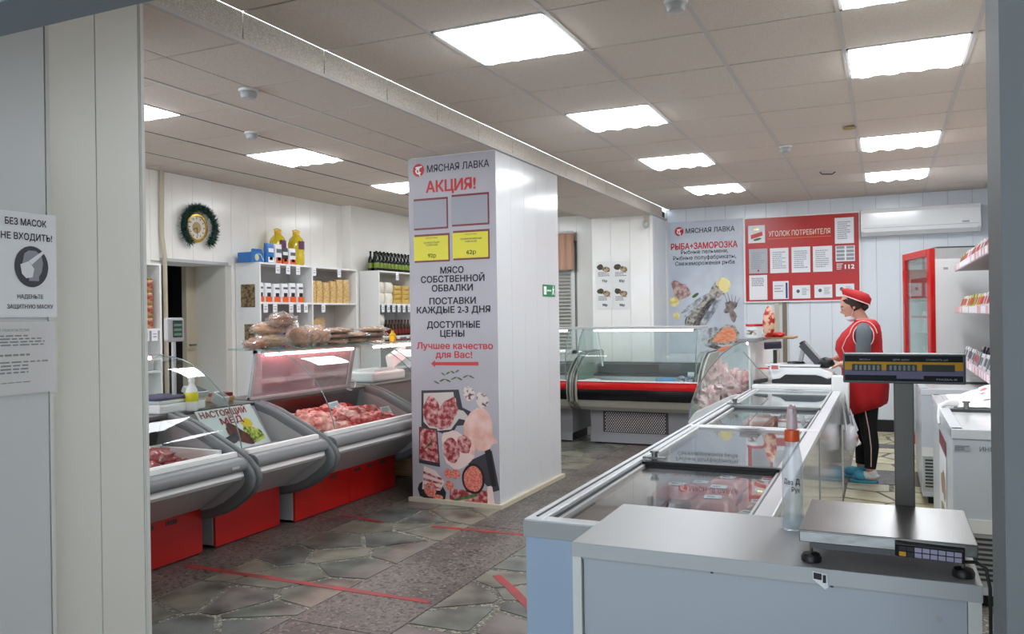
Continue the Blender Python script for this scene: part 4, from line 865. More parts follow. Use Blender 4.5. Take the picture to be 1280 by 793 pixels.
# consumer information board
bd = thing('information_board', 'red УГОЛОК ПОТРЕБИТЕЛЯ board with white sheets on the back wall', 'notice board', (-.93,YB,1.58))
put('board', frect(FB, -1.585, -.268, 1.565, 2.6, .02, t=.02), 'red_panel', bd)
g = G(); frect(FB,-1.595,-.258,2.6,2.615,.03,g,.03); frect(FB,-1.595,-.258,1.55,1.565,.03,g,.03); frect(FB,-1.6,-1.585,1.55,2.615,.03,g,.03); frect(FB,-.268,-.255,1.55,2.615,.03,g,.03); put('frame', g, 'white', bd)
text(FB, 'УГОЛОК ПОТРЕБИТЕЛЯ', -1.30, -.585, 2.40, .062, .022, M('cream',(240,220,200),.5), bd, .01); put('underline', frect(FB,-1.31,-.575,2.335,2.343,.022), M('orange_line',(230,120,40),.5), bd)
docs = [(-1.546,-1.343,2.295,2.515),(-.534,-.322,2.24,2.55),(-1.54,-1.317,1.915,2.222),(-1.287,-1.068,1.912,2.22),(-1.033,-.816,1.91,2.223),(-.786,-.567,1.91,2.22),(-.529,-.315,1.906,2.214),(-1.541,-1.324,1.584,1.893),(-1.258,-1.072,1.588,1.81),(-1.027,-.821,1.59,1.752),(-.774,-.571,1.594,1.752),(-.532,-.327,1.605,1.756)]
for i, (a0,a1,b0,b1) in enumerate(docs):
    h_ = put('pocket', frect(FB, a0-.008, a1+.012, b0-.008, b1+.002, .022, t=.002), M('pocket_red',(170,40,40),.3), bd)
    mt = 'paper' if i != 2 else M('paper_grey',(176,180,186),.5)
    if i == 6:
        put('document', frect(FB, a0, a1, b0+.12, b1, .025, t=.001), 'paper', h_); g = G()
        for r_ in range(4):
            for c_ in range(2): frect(FB, a0+.01+c_*.11, a0+.1+c_*.105, b0+.135+r_*.045, b0+.168+r_*.045, .026, g)
        put('phone_table', g, 'ink_pale', h_); text(FB, '112', a0+.1, a1-.005, b0+.055, .05, .026, 'white_print', h_, .03); fake_lines(FB, a0+.01, a0+.09, b0+.02, b0+.1, 4, .026, 'white_print', h_, 5)
    elif i == 0:
        put('document', frect(FB, a0, a1, b0, b1, .025, t=.001), 'paper', h_)
        put('crest', fpoly(FB, [(a0+.03,b0+.1),(a0+.17,b0+.14),(a0+.175,b0+.09),(a0+.035,b0+.05)], .026), 'red_print', h_); put('crest_crown', fpoly(FB, [(a0+.07,b0+.16),(a0+.08,b0+.18),(a0+.1,b0+.165),(a0+.12,b0+.185),(a0+.13,b0+.16)], .026), 'gold', h_); put('crest_leaf', fell(FB, a0+.11, b0+.045, .05, .014, .026, .2), 'print_green', h_)
    else:
        put('document', frect(FB, a0, a1, b0, b1, .025, t=.001), mt, h_)
        if i == 7: fake_lines(FB, a0+.03, a1-.03, b0+.17, b1-.03, 5, .026, 'ink_grey', h_, i)
        elif i == 8: put('blue_stripe', frect(FB, a1-.035, a1-.012, b0+.01, b1-.02, .026), M('blue_ink',(40,50,130),.5), h_); fake_lines(FB, a0+.02, a1-.06, b0+.08, b1-.04, 3, .026, 'ink_pale', h_, i)
        elif i > 8: put('emblem', fell(FB, a0+.065, b0+.09, .02, .022, .026), 'ink_grey', h_); fake_lines(FB, a0+.11, a1-.02, b0+.04, b1-.03, 5, .026, 'ink_pale', h_, i)
        else: fake_lines(FB, a0+.03, a1-.03, b0+.05, b1-.04, 9, .026, 'ink_pale', h_, i)
        if i == 2: put('stamp', fell(FB, (a0+a1)/2, b0+.035, .012, .012, .027), 'red_print', h_)
# air conditioner
ac = thing('air_conditioner', 'long white air conditioner high on the back wall', 'air conditioner', (.37,10.5,2.3))
put('casing', G().prism([(YB-.02,2.30),(YB-.14,2.30),(YB-.215,2.35),(YB-.225,2.42),(YB-.22,2.56),(YB-.19,2.61),(YB-.02,2.61)], 'x', -.24, .985), 'white_gloss', ac, bevel=.006)
put('louvre', G().obox((.37,YB-.185,2.325),(.58,0,0),(0,.04,-.02),(0,.002,.004)), 'white', ac); put('seam', G().box(-.22,.97,YB-.2265,YB-.224,2.385,2.389), 'mid_grey', ac); put('indicator', G().box(.8,.87,YB-.228,YB-.2255,2.40,2.42), 'mid_grey', ac)
put('stand_off', G().box(-.1,.9,YB-.02,YB,2.3,2.6), 'white', ac)
# price posters on the far pillar
FP = FRONT(9.948)
for i, (a0, a1, b0, b1, pr, lb) in enumerate(((-3.34,-3.12,1.805,2.1,'75р','upper left of the four price posters with nuts on the far pillar'),(-3.115,-2.90,1.80,2.095,'85р','upper right of the four price posters with nuts on the far pillar'),(-3.34,-3.12,1.50,1.795,'98р','lower left of the four price posters with nuts on the far pillar'),(-3.115,-2.90,1.495,1.79,'98р','lower right of the four price posters with nuts on the far pillar'))):
    s = sheet('price_poster', FP, a0, a1, b0, b1, lb, 'poster', M('poster_white',(232,232,230),.4), .003, .002)
    put('pastry_picture', fell(FP, a0+.06, b1-.07, .045, .035, .004, 0, .1, i), M('dark_pastry',(84,78,44),.5,rgb2=(60,50,34),scale=30), s); put('pastry_picture', fell(FP, a0+.14, b1-.1, .05, .035, .0048, -.2, .1, i+2), M('cut_pastry',(190,170,130),.5,rgb2=(110,80,60),scale=40), s)
    fake_lines(FP, a0+.03, a1-.03, b1-.19, b1-.13, 3, .004, 'ink_grey', s, i); text(FP, pr, a0+.08, a0+.15, b0+.05, .03, .004, 'ink', s, .03)
dt = thing('motion_sensor', 'small white sensor box under the ceiling on the far pillar corner', 'sensor', (-2.67,9.92,2.48))
put('bracket', G().box(-2.7,-2.64,9.93,9.95,2.5,2.64), 'beige', dt); put('sensor_head', G().blob((-2.67,9.9,2.53),(.035,.04,.05),2,.02), 'light_grey', dt, smooth=60); put('lens', G().lathe((-2.67,9.868,2.53),[(.012,0),(.018,.01)],12,'y'), 'ink_grey', dt)
# ================= FISH DISPLAY CASES AT THE BACK =================
def fish_case(x0, x1, label):
    t = thing('fish_display_case', label, 'display counter', ((x0+x1)/2, 8.9, 0)); Y = 8.45
    put('red_band', G().prism([(Y+.02,.615),(Y-.005,.62),(Y-.015,.65),(Y-.005,.69),(Y+.02,.70),(Y+.05,.70),(Y+.05,.615)], 'x', x0, x1), 'red_gloss', t, smooth=50)
    put('black_band', G().prism([(Y+.05,.50),(Y+.01,.50),(Y-.008,.56),(Y-.003,.618),(Y+.05,.618)], 'x', x0, x1), 'black_gloss', t, smooth=50)
    put('top_lip', G().box(x0, x1, Y, Y+.05, .70, .715), 'white', t, bevel=.004)
    put('underbelly', G().prism([(Y+.02,.50),(Y+.07,.42),(Y+.13,.38),(Y+.9,.38),(Y+.9,.5)], 'x', x0, x1), M('cream_panel', (186,186,172), .4), t)
    bs = put('base', G().box(x0+.08, x1-.02, Y+.22, Y+.85, .1, .38).box(x0+.08, x1-.02, Y+.2, Y+.22, .02, .10), M('base_grey',(150,152,156),.4), t)
    g = G(); d = .017
    for i in range(26):
        for j in range(12):
            x = x0+.25+i*.026+(j % 2)*.013; z = .145+j*.018
            if x > x1-.35: continue
            g.add([(x-.008,Y+.218,z),(x,Y+.218,z-.007),(x+.008,Y+.218,z),(x,Y+.218,z+.007)], [(0,1,2,3)])
    put('grille_holes', g, 'white', bs)
    put('grille_plate', G().box(x0+.22, min(x0+.95,x1-.3), Y+.2185, Y+.22, .13, .36), 'dark_plastic', bs)
    put('kick_space', G().box(x0+.08, x1-.05, Y+.3, Y+.8, 0, .1), 'black', t)
    put('deck', G().box(x0, x1, Y+.03, Y+.55, .64, .665).box(x0, x1, Y+.55, Y+.57, .64, .72), 'light_grey', t)
    put('rear_ledge', G().box(x0, x1, Y+.57, Y+.75, .72, .745).box(x0, x1, Y+.75, Y+.77, .62, .86).box(x0, x1, Y+.69, Y+.75, .84, .855), 'steel', t)
    put('rear_body', G().box(x0, x1, Y+.77, Y+.95, .3, .87), M('grey_dark2',(110,114,116),.4), t)
    AR = [(Y+.01,.70),(Y-.012,.80),(Y-.01,.92),(Y+.02,1.05),(Y+.07,1.16),(Y+.13,1.23),(Y+.19,1.262)]
    g = G(); n = len(AR)
    def arc(u): s = u*(n-1); i = min(int(s), n-2); f_ = s-i; return (AR[i][0]+(AR[i+1][0]-AR[i][0])*f_, AR[i][1]+(AR[i+1][1]-AR[i][1])*f_)
    g.grid(lambda u, v: (x0+.01+(x1-x0-.02)*u, *arc(v)), 1, 14); put('curved_glass', g, 'glass_green', t, smooth=80)
    g = G()
    for x in (x0+.012, x1-.012): put('side_glass', G().add([(x, a, b) for a, b in AR]+[(x, Y+.6, 1.262), (x, Y+.75, .9), (x, Y+.75, .7)], [tuple(range(n+3))]), 'glass_green', t)
    for x in (x0+.012, x1-.012): put('glass_edge', G().tube([(x, a, b) for a, b in AR], .006, 6), 'glass_edge', t, smooth=60)
    put('canopy', G().box(x0, x1, Y+.17, Y+.62, 1.262, 1.29), 'light_grey', t, bevel=.004)
    put('light_tube', G().tube([(x0+.1,Y+.3,1.25),(x1-.1,Y+.3,1.25)], .012, 8), 'lamp_cool', t)
    put('post', G().tube([(x0+.09,Y+.45,1.26),(x0+.12,Y+.47,1.0),(x0+.13,Y+.5,.84)], .009, 8).tube([(x1-.09,Y+.6,1.26),(x1-.09,Y+.68,.84)], .009, 8), 'white', t, smooth=60)
    prof = [(Y-.01,.48),(Y-.03,.58),(Y-.025,.70),(Y+.02,.78),(Y+.12,.86),(Y+.24,.93),(Y+.42,.995),(Y+.95,1.0),(Y+.95,.3),(Y+.3,.36),(Y+.08,.42)]
    for s, xa in ((-1, x0-.055), (1, x1)):
        put('end_panel', G().prism(prof, 'x', xa, xa+.055), M('panel_greenish',(168,172,158),.4), t, bevel=.006)
        put('edge_trim', G().tube([(xa+.0275, a-.004, b+.002) for a, b in prof[:8]], .012, 6), 'dark_plastic', t, smooth=60)
    return t
f1 = fish_case(-3.07, -1.76, 'glass display case with a red and black front band before the back wall')
f2 = fish_case(-4.60, -3.19, 'display case mostly hidden behind the pillar, left of the red-banded case')
for (x, y, r, m_, lb) in ((-2.15,8.72,(.12,.08,.035),M('blue_bag',(110,160,215),.4),'pale blue bag lying in the fish display case'),):
    tag(put('food_bag', G().blob((x,y,.70), r, 3, .35, 3), m_, smooth=60), lb, 'bag')
for i in range(3): tag(put('food_tray', G().box(-2.02+.1*i,-1.94+.1*i,8.6,8.78,.667,.72+.012*i).blob((-1.98+.1*i,8.69,.74+.01*i),(.035,.08,.02),i), M('tray_violet',(150,140,170),.4,rgb2=(220,220,228),scale=30), bevel=.004), f'small patterned tray in the fish display case, {nth(i)} of three from the left', 'tray', 'small trays in the fish display case')
g = G().blob((-2.95,8.62,.70),(.10,.1,.022),1,.2); tag(put('white_cloth', g, 'white', smooth=60), 'folded white cloth at the left end of the fish display case', 'cloth')
tag(put('paper_sheet', G().box(-2.85,-2.45,8.62,8.8,.667,.676), 'paper'), 'white sheet lying flat in the fish display case', 'paper')
tag(put('price_note', G().box(-1.92,-1.85,8.73,8.734,.72,.80), 'paper'), 'small white note standing in the right end of the fish display case', 'note')
# ================= SIDE MEAT COUNTER BEHIND THE FREEZERS =================
t = thing('poultry_counter', 'curved glass counter filled with pink wrapped bags, left of the register table', 'display counter', (-1.15,7.3,0)); s3 = t
y0, y1 = 6.52, 8.3
put('body', G().prism([(-1.34,.1),(-.97,.1),(-.97,.80),(-1.1,.78),(-1.38,.64),(-1.44,.56),(-1.40,.45)], 'y', y0, y0+.05).prism([(-1.34,.1),(-.97,.1),(-.97,.60),(-1.36,.60),(-1.42,.56),(-1.40,.45)], 'y', y0+.05, y1), M('counter_white',(206,206,204),.35), t, bevel=.008)
AR = [(-1.43,.58),(-1.42,.68),(-1.37,.82),(-1.28,.97),(-1.17,1.10),(-1.08,1.17),(-1.02,1.195),(-.98,1.20)]
n = len(AR); g = G()
def arc2(u): s = u*(n-1); i = min(int(s), n-2); f_ = s-i; return (AR[i][0]+(AR[i+1][0]-AR[i][0])*f_, AR[i][1]+(AR[i+1][1]-AR[i][1])*f_)
g.grid(lambda u, v: (lambda a: (a[0], y0+.01+(y1-y0)*u, a[1]))(arc2(v)), 1, 16); put('curved_glass', g, 'glass_green', t, smooth=80)
put('end_glass', G().add([(x, y0+.012, z) for x, z in AR]+[(-.93,y0+.012,.85),(-.96,y0+.012,.78)], [tuple(range(n+2))]), 'glass_green', t)
put('glass_edge', G().tube([(x, y0+.01, z) for x, z in AR], .006, 6).tube([(-1.0,y0+.01,1.12),(-.90,y0+.01,1.0),(-.82,y0+.01,.92)], .004, 5), 'grey_plastic', t, smooth=60)
put('canopy', G().box(-1.04,-.90,y0,y1,1.195,1.225), 'grey_plastic', t, bevel=.004)
put('back_wall', G().box(-.97,-.955,y0+.05,y1,.6,1.2), 'white', t); put('light_tube', G().tube([(-.98,y0+.1,1.185),(-.98,y1-.1,1.185)], .012, 8), 'lamp_pink', t)
rg = random.Random(5)
for i in range(14):
    x = rg.uniform(-1.30,-1.02); y = y0+.14+.11*i*.9; z = .68+rg.uniform(0,.18)*(1 if x > -1.2 else .4)
    tag(put('meat_bag', G().blob((x,y,z),(.11,.1,.09),i+40,.7,3.5,22,16), 'bag_pink', smooth=50), f'pink wrapped bag in the curved counter by the register, {nth(i)} from the camera', 'bag', 'pink bags in the poultry counter')
for (x,y,z,h,w,lb) in ((-1.12,6.66,.78,.16,.1,'tall pink twisted bag pressed against the curved glass end'),(-1.25,6.62,.66,.1,.09,'pink bag low behind the curved glass end'),(-1.05,6.62,.7,.1,.08,'pink bag beside the register table behind glass')):
    tag(put('meat_bag', G().blob((x,y,z),(w,.07,h),int(z*99),.8,4,24,18), 'bag_pink', smooth=50), lb, 'bag')
for i, x in enumerate((-.95,-1.0)): pass
bk = thing('treat_tin', 'white and red round tin on the corner of the poultry counter roof', 'tin', (-.93,7.0,1.225))
put('body', G().lathe((-.95,6.75,1.225), [(.055,0),(.062,.09)], 20), 'white', bk, smooth=40); put('lid', G().lathe((-.95,6.75,1.315), [(.066,0),(.066,.018)], 20), 'red_gloss', bk, smooth=40); put('dark_print', G().grid(lambda u,v: (-.95+.061*math.sin(-1.2+1.6*u)*1.0, 6.75-.0615*math.cos(-1.2+1.6*u), 1.25+.035*v), 8, 1), M('dots_print',(90,70,60),.5,rgb2=(230,226,220),scale=60), bk)
q = thing('treat_bag', 'red and cream upright bag behind the round tin', 'bag', (-.88,6.95,1.225)); put('pouch', G().blob((-.86,6.95,1.34),(.05,.035,.13),9,.15), M('treat_print',(226,190,160),.4,rgb2=(190,40,36),scale=18,lo=.48,hi=.54), q, smooth=60)
tag(put('red_sweets', G().blob((-.80,7.0,1.24),(.06,.05,.022),3,.4), 'red_print', smooth=60), 'small heap of red packets at the right end of the counter roof', 'packet')
tag(put('shelf_board', G().obox((-.80,7.1,1.215),(.13,0,0),(0,.2,0),(0,0,.007)), 'wood'), 'thin wooden board carrying the tin and treats', 'board')
pf = thing('fish_picture_stand', 'pair of slim grey conduits below the red board', 'conduit', (-1.28,YB-.02,.9)); put('strip', G().box(-1.24,-1.19,YB-.02,YB-.004,.6,1.55), 'beige', pf); put('strip', G().box(-1.15,-1.10,YB-.02,YB-.004,.6,1.55), M('strip_dark',(128,112,90),.5), pf)
# ================= REGISTER TABLE =================
t = thing('register_table', 'white register table beyond the freezers', 'table', (-.63,7.1,0))
put('top', G().box(-.925,-.28,6.42,7.0,.845,.875).box(-.925,-.45,7.0,8.0,.845,.875), 'white', t, bevel=.004); put('side_panel', G().box(-.91,-.31,6.44,6.46,0,.845).box(-.33,-.31,6.46,7.0,0,.845).box(-.91,-.89,6.46,7.98,0,.845).box(-.49,-.47,7.0,7.98,0,.845), 'white', t)
t = thing('label_scale', 'white and black label printing scale on the register table', 'scale', (-.63,6.75,.875))
put('body', G().prism([(-.80,.90),(-.42,.90),(-.36,.93),(-.36,.96),(-.46,1.0),(-.80,1.0),(-.82,.96)], 'y', 6.6, 6.85), 'white_gloss', t, bevel=.01)
put('dark_base', G().prism([(-.80,.877),(-.37,.877),(-.37,.905),(-.44,.935),(-.48,.945),(-.70,.945),(-.74,.915),(-.80,.905)], 'y', 6.585, 6.86), 'black', t, bevel=.004)
put('platter', G().box(-.85,-.45,6.6,6.9,1.005,1.02), 'white_gloss', t, bevel=.006); put('platter_shadow_gap', G().box(-.83,-.47,6.62,6.88,.998,1.006), 'black', t)
put('red_strip', G().box(-.90,-.82,6.58,6.6,.985,.995), 'red_print', t); put('brand_patch', G().box(-.81,-.74,6.575,6.58,.975,1.03), 'paper', t); put('brand_mark', G().box(-.80,-.75,6.573,6.575,.985,1.015), M('mark_rose',(190,100,100),.5), t)
t = thing('cash_register', 'black tilted touch screen register on a white foot', 'register', (-.6,7.0,.875))
put('foot', G().lathe((-.64,6.8,1.021), [(.07,0),(.06,.012),(.02,.016)], 20), 'black', t, smooth=40); put('stand', G().obox((-.60,6.81,1.07),(.012,0,.055),(0,.03,0),(-.014,0,.01)), 'light_grey', t, bevel=.004)
put('screen_housing', G().obox((-.525,6.80,1.105),(.07,0,-.085),(0,.11,0),(.012,0,.010)), 'black', t, bevel=.005); put('screen', G().obox((-.511,6.80,1.117),(.058,0,-.07),(0,.095,0),(.001,0,.0008)), M('screen_grey',(120,124,130),.2), t)
put('scanner', G().blob((-.42,6.74,1.03),(.065,.05,.042),4,.2), 'black', t, smooth=60); put('side_frame', G().obox((-.53,6.686,1.10),(.06,0,-.073),(0,.003,0),(.018,0,.015)), 'dark_plastic', t)
t = thing('customer_display', 'small dark customer display on a short pole left of the register', 'display', (-.78,6.7,1.02))
put('pole', G().box(-.80,-.772,6.69,6.71,1.02,1.13), 'black', t); put('head', G().obox((-.80,6.68,1.165),(.065,0,.004),(0,.012,.006),(0,-.01,.024)), M('violet_black',(40,34,54),.3), t, bevel=.005)
tag(put('card_reader', G().obox((-.88,6.56,.895),(.05,.0,.008),(0,.04,0),(0,0,.014)), 'black', bevel=.006), 'black card reader on the front left corner of the register table', 'terminal')
t = thing('terminal_stand', 'rounded white stand at the right end of the register table', 'stand', (-.26,6.5,.875)); put('body', G().prism([(-.36,.6),(-.245,.6),(-.24,.9),(-.255,.945),(-.30,.955),(-.36,.955)], 'y', 6.40, 6.5), 'white', t, bevel=.012)
t = thing('white_paper', 'curled white receipt paper between the register and the seller', 'paper', (-.42,7.3,.95)); put('sheet', G().grid(lambda u,v: (-.56+.16*u, 7.1+.12*v, .876+.09*math.sin(u*1.6)), 8, 3), 'paper', t, smooth=60)
tag(put('green_packet', G().blob((-.40,7.1,.905),(.05,.04,.02),7,.2), M('green_pack',(60,130,100),.4), smooth=60), 'small green packet under the seller\'s hands', 'packet')
# bags hanging at the corner
t = thing('bag_bundle', 'bundle of white and blue carrier bags hanging on the freezer corner', 'bags', (-.27,6.35,.5))
for i in range(5):
    put('bag', G().grid(lambda u,v,i=i: (-.285+.016*i+.02*math.sin(u*5+i)*(1-v)+.035*(1-v), 6.28+.02*i+.10*u, .46+.09*(i%2)+(.34-.06*i)*v+.012*math.sin(u*9+i*2)), 10, 10), ('bag','white',M('bag_blue',(150,176,216),.5),'bag','white')[i], t, smooth=60)
put('red_print', G().obox((-.185,6.33,.52),(.002,0,0),(0,.04,.004),(0,0,.012)), 'red_print', t)
put('bag_body', G().blob((-.235,6.33,.52),(.045,.08,.10),8,.3), 'bag', t, smooth=60)
# ================= CHEST FREEZERS IN THE CENTRE =================
def tub(t, x0, x1, y0, y1, h, side, near, wall=.045, floor_z=.48):
    put('side_wall', G().box(x1-wall, x1, y0+.002, y1, .06, h-.03), side, t, bevel=.003)
    put('side_wall', G().box(x0, x0+wall, y0+.002, y1, .06, h-.03), 'freezer_white', t, bevel=.003)
    put('end_wall', G().box(x0, x1, y0-.003, y0+.002, .06, h-.03).box(x0+wall, x1-wall, y0+.002, y0+wall, .06, h-.03), near, t, bevel=.003)
    put('end_wall', G().box(x0+wall, x1-wall, y1-wall, y1, .06, h-.03), 'freezer_white', t, bevel=.003)
    put('tub_floor', G().box(x0+wall, x1-wall, y0+wall, y1-wall, .06, floor_z), 'freezer_in', t)
    put('foot_rail', G().box(x0+.05, x1-.05, y0+.05, y1-.05, 0, .06), 'dark_plastic', t)
def rim(t, x0, x1, y0, y1, h, mat='alu', w=.05):
    g = G(); 
    g.box(x0-.004, x0+w, y0-.004, y1, h-.03, h).box(x1-w, x1+.004, y0-.004, y1, h-.03, h).box(x0+w, x1-w, y0-.004, y0+w*.9, h-.03, h).box(x0+w, x1-w, y1-w*.7, y1, h-.03, h)
    put('top_frame', g, mat, t, bevel=.004)
    put('lid_track', G().box(x0+w, x0+w+.008, y0+w, y1-w, h-.05, h-.006).box(x1-w-.008, x1-w, y0+w, y1-w, h-.05, h-.006).box(x0+.02, x0+.026, y0+.03, y1-.03, h, h+.003), 'dark_plastic', t)
M('rim_white', (222,226,230), .25, coat=.3)
def glass_lid(t, x0, x1, y0, y1, z, edge_near, edge_far):
    l = put('glass_lid', G().box(x0, x1, y0, y1, z-.004, z), 'glass_lid', t)
    put('lid_frame', G().box(x0, x1, y0, y0+.028, z-.008, z+.008), edge_near, l, bevel=.003); put('lid_frame', G().box(x0, x1, y1-.022, y1, z-.008, z+.008), edge_far, l, bevel=.003)
    put('lid_frame', G().box(x0, x0+.014, y0, y1, z-.008, z+.006), 'light_grey', l); put('lid_frame', G().box(x1-.014, x1, y0, y1, z-.008, z+.006), 'light_grey', l)
    return l
FX0, FX1 = -.93, -.295
t = thing('chest_freezer', 'glass-lidded chest freezer nearest the camera, full of red packages', 'freezer', (-.61,3.15,0)); z1 = t
tub(t, FX0, FX1, 2.12, 4.20, .85, 'freezer_side', M('freezer_daylit',(166,186,208),.35)); rim(t, FX0, FX1, 2.12, 4.20, .85, 'rim_white')  # blue daylight falling on the near end is painted into its colour
glass_lid(t, FX0+.058, FX1-.058, 2.17, 3.15, .828, 'dark_plastic', 'black'); glass_lid(t, FX0+.058, FX1-.058, 3.12, 4.17, .842, 'black', 'light_grey')
def knob(t, x, y, z):
    k = put('lid_lock', G().lathe((x,y,z), [(.012,0),(.012,.03),(.018,.032),(.018,.04)], 12).obox((x,y,z+.012),(.045,0,0),(0,.012,0),(0,0,.004)), 'steel', t, smooth=40)
knob(t, FX0+.1, 3.16, .845)
put('corner_cap', G().box(FX0-.005,FX1+.005,2.110,2.1155,.80,.845), 'mid_grey', t, bevel=.004)
put('handle_recess', G().blob((-.61,4.17,.85),(.075,.028,.006),1,0), 'grey_plastic', t, smooth=60)
t = thing('chest_freezer', 'second glass-lidded chest freezer in the row, touching the register table', 'freezer', (-.61,5.3,0)); z2 = t
tub(t, FX0, FX1, 4.21, 6.36, .85, 'freezer_side', 'freezer_white'); rim(t, FX0, FX1, 4.21, 6.36, .85, 'rim_white')
glass_lid(t, FX0+.058, FX1-.058, 4.26, 5.24, .828, 'light_grey', 'grey_plastic'); glass_lid(t, FX0+.058, FX1-.058, 5.20, 6.33, .842, 'grey_plastic', 'light_grey')
knob(t, FX0+.07, 5.24, .845); put('handle_recess', G().blob((-.61,6.335,.85),(.075,.028,.006),1,0), 'grey_plastic', t, smooth=60)
put('seam_profile', G().box(FX1, FX1+.004, 4.195, 4.215, .06, .82), 'mid_grey', t)
# frozen packages
def pouch(c, w, l, h, mat, label, group, lab='paper', rz=0, name='frozen_package'):
    t = thing(name, label, 'package', c, group); x, y, z = c
    def fn(u, v):
        a, b = 2*u-1, 2*v-1; return a, b, (1-a**4)**.7*(1-b**4)**.7
    def top(u, v): a, b, k = fn(u, v); return (x+a*w/2, y+b*l/2, z+h/2+h/2*k+.004*noise.noise(Vector((a*3,b*3,x*9+y*7))))
    def bot(u, v): a, b, k = fn(u, v); return (x+a*w/2, y+b*l/2, z+h/2-h/2*k)
    put('pouch', G().grid(top, 8, 8).grid(bot, 8, 8), mat, t, smooth=60)
    put('label_patch', G().box(x-w*.2, x+w*.2, y-l*.14, y+l*.14, z+h*.99, z+h+.004), lab, t)
    put('label_print', G().box(x-w*.15, x+w*.05, y-l*.03, y+l*.03, z+h+.004, z+h+.005), 'ink_grey', t)
    return t
M('pack_red', (186,38,42), .3, rgb2=(214,104,100), scale=9); M('pack_dark', (110,36,42), .3, rgb2=(170,110,100), scale=12)
rg = random.Random(9)
a = pouch((0,0,0), .16, .205, .07, 'pack_red', 'red bag of frozen dumplings with a white label in the nearest freezer', 'red frozen bags in the nearest freezer')
first = True
for j in range(8):
    for i in range(3):
        for k in range(3):
            loc = (-.795+.175*i+rg.uniform(-.01,.01), 2.34+.215*j+rg.uniform(-.015,.015), .401+.078*k+.08)
            if k == 2 and rg.random() < .3: continue
            if first: c = a; a.location = loc; first = False
            else: c = copy_tree(a, loc, rg.uniform(-.25,.25) if k == 2 else 0)
            c['label'] = f'red frozen bag, {["bottom","middle","top"][k]} layer, {nth(j)} row from the camera, {["left","middle","right"][i]}'
for i, (x, y, z, w, l, h, m_, lb) in enumerate(((-.72,4.5,.5,.2,.3,.09,'red_print','dark red carton at the front of the second freezer'),(-.5,4.5,.45,.16,.3,.12,'paper','white carton at the front of the second freezer'),(-.42,4.85,.5,.12,.2,.1,'red_print','red carton by the right wall of the second freezer'),(-.62,4.9,.48,.2,.24,.12,'blue_dark','purple striped carton in the middle of the second freezer'),(-.78,4.95,.5,.14,.22,.1,'meat_pink','pink pack by the left wall of the second freezer'),(-.74,5.5,.5,.2,.3,.1,'orange_pack','orange carton under the far lid of the second freezer'),(-.5,5.5,.5,.2,.34,.12,'mid_grey','grey carton under the far lid of the second freezer'),(-.6,5.95,.5,.34,.26,.14,M('dark_olive',(74,78,70),.5),'dark block of goods at the far end of the second freezer'),(-.42,5.2,.48,.1,.2,.1,'dark_red','dark red carton near the middle bar of the second freezer'))):
    t = thing('food_carton', lb, 'carton', (x,y,z)); put('carton', G().box(x-w/2,x+w/2,y-l/2,y+l/2,.481,z+h+.13), m_, t, bevel=.006); put('label_patch', G().box(x-w*.25,x+w*.25,y-l*.25,y+l*.2,z+h+.13,z+h+.132), 'paper', t); put('print_bar', G().box(x-w*.2,x+w*.1,y-l*.1,y-l*.03,z+h+.132,z+h+.133), 'red_print', t)
put('red_rail', G().box(-.50,-.495,4.28,5.1,.66,.80), 'red_print', z2)

# ================= FRONT CABINET, SCALE, BOTTLE =================
t = thing('white_cabinet', 'white laminate cabinet in the right foreground carrying the steel scale', 'cabinet', (-.24,1.9,0))
CX0, CX1, CY0, CY1, CZ = -.636, .156, 1.70, 2.095, .92
M('laminate', (180,182,184), .32); M('laminate_edge', (214,214,210), .4); M('laminate_daylit', (172,178,186), .35)  # cool front panel tone has the entrance daylight painted in
put('worktop', G().box(CX0, CX1, CY0, CY1, CZ-.032, CZ), 'laminate', t, bevel=.0015)
put('side_panel', G().box(CX0, CX0+.02, CY0+.004, CY1, 0, CZ-.032), 'laminate_edge', t); put('side_panel', G().box(CX1-.024, CX1-.002, CY0+.004, CY1, 0, CZ-.032), 'laminate_edge', t)
put('front_panel', G().box(CX0+.022, CX1-.025, CY0+.016, CY0+.034, .06, CZ-.034), 'laminate_daylit', t)
put('shadow_rail', G().box(CX0+.0202, CX1-.0245, CY0+.013, CY0+.016, CZ-.0385, CZ-.032), 'mid_grey', t)
put('screw_cover', G().lathe((.085,CY0+.0155,CZ-.075),[(.006,0),(.006,-.001)],12,'y'), 'mid_grey', t)
g = G()
for x in (-.33,-.10): g.blob((x,CY0-.0002,CZ-.0325),(.0035,.0006,.0018),int(x*100),.4)
put('chipped_edge', g, 'dark_plastic', t)
st = thing('price_sticker', 'torn black and white sticker on the cabinet front edge below the scale', 'sticker', (-.12,CY0,CZ-.02))
put('paper_piece', G().add([(-.135,CY0-.002,CZ-.006),(-.108,CY0-.002,CZ-.009),(-.106,CY0-.004,CZ-.034),(-.112,CY0-.005,CZ-.038),(-.134,CY0-.002,CZ-.022)], [(0,1,2,3,4)]), 'paper', st)
put('sticker_print', G().add([(-.133,CY0-.0025,CZ-.008),(-.118,CY0-.0025,CZ-.0095),(-.118,CY0-.0028,CZ-.022),(-.133,CY0-.0025,CZ-.0205)], [(0,1,2,3)]).box(-.116,-.110,CY0-.0045,CY0-.003,CZ-.026,CZ-.011), 'ink', st)
t = thing('platform_scale', 'stainless steel platform scale with a display on a post', 'scale', (0,1.87,CZ))
PX0, PX1, PY0, PY1, PZ = -.160, .150, 1.712, 2.0, .99
g = G().box(PX0, PX1, PY0, PY1, PZ-.004, PZ).box(PX0, PX1, PY0, PY0+.003, PZ-.024, PZ-.002).box(PX0, PX0+.003, PY0, PY1, PZ-.024, PZ-.002).box(PX1-.003, PX1, PY0, PY1, PZ-.024, PZ-.002).box(PX0, PX1, PY1-.003, PY1, PZ-.024, PZ-.002)
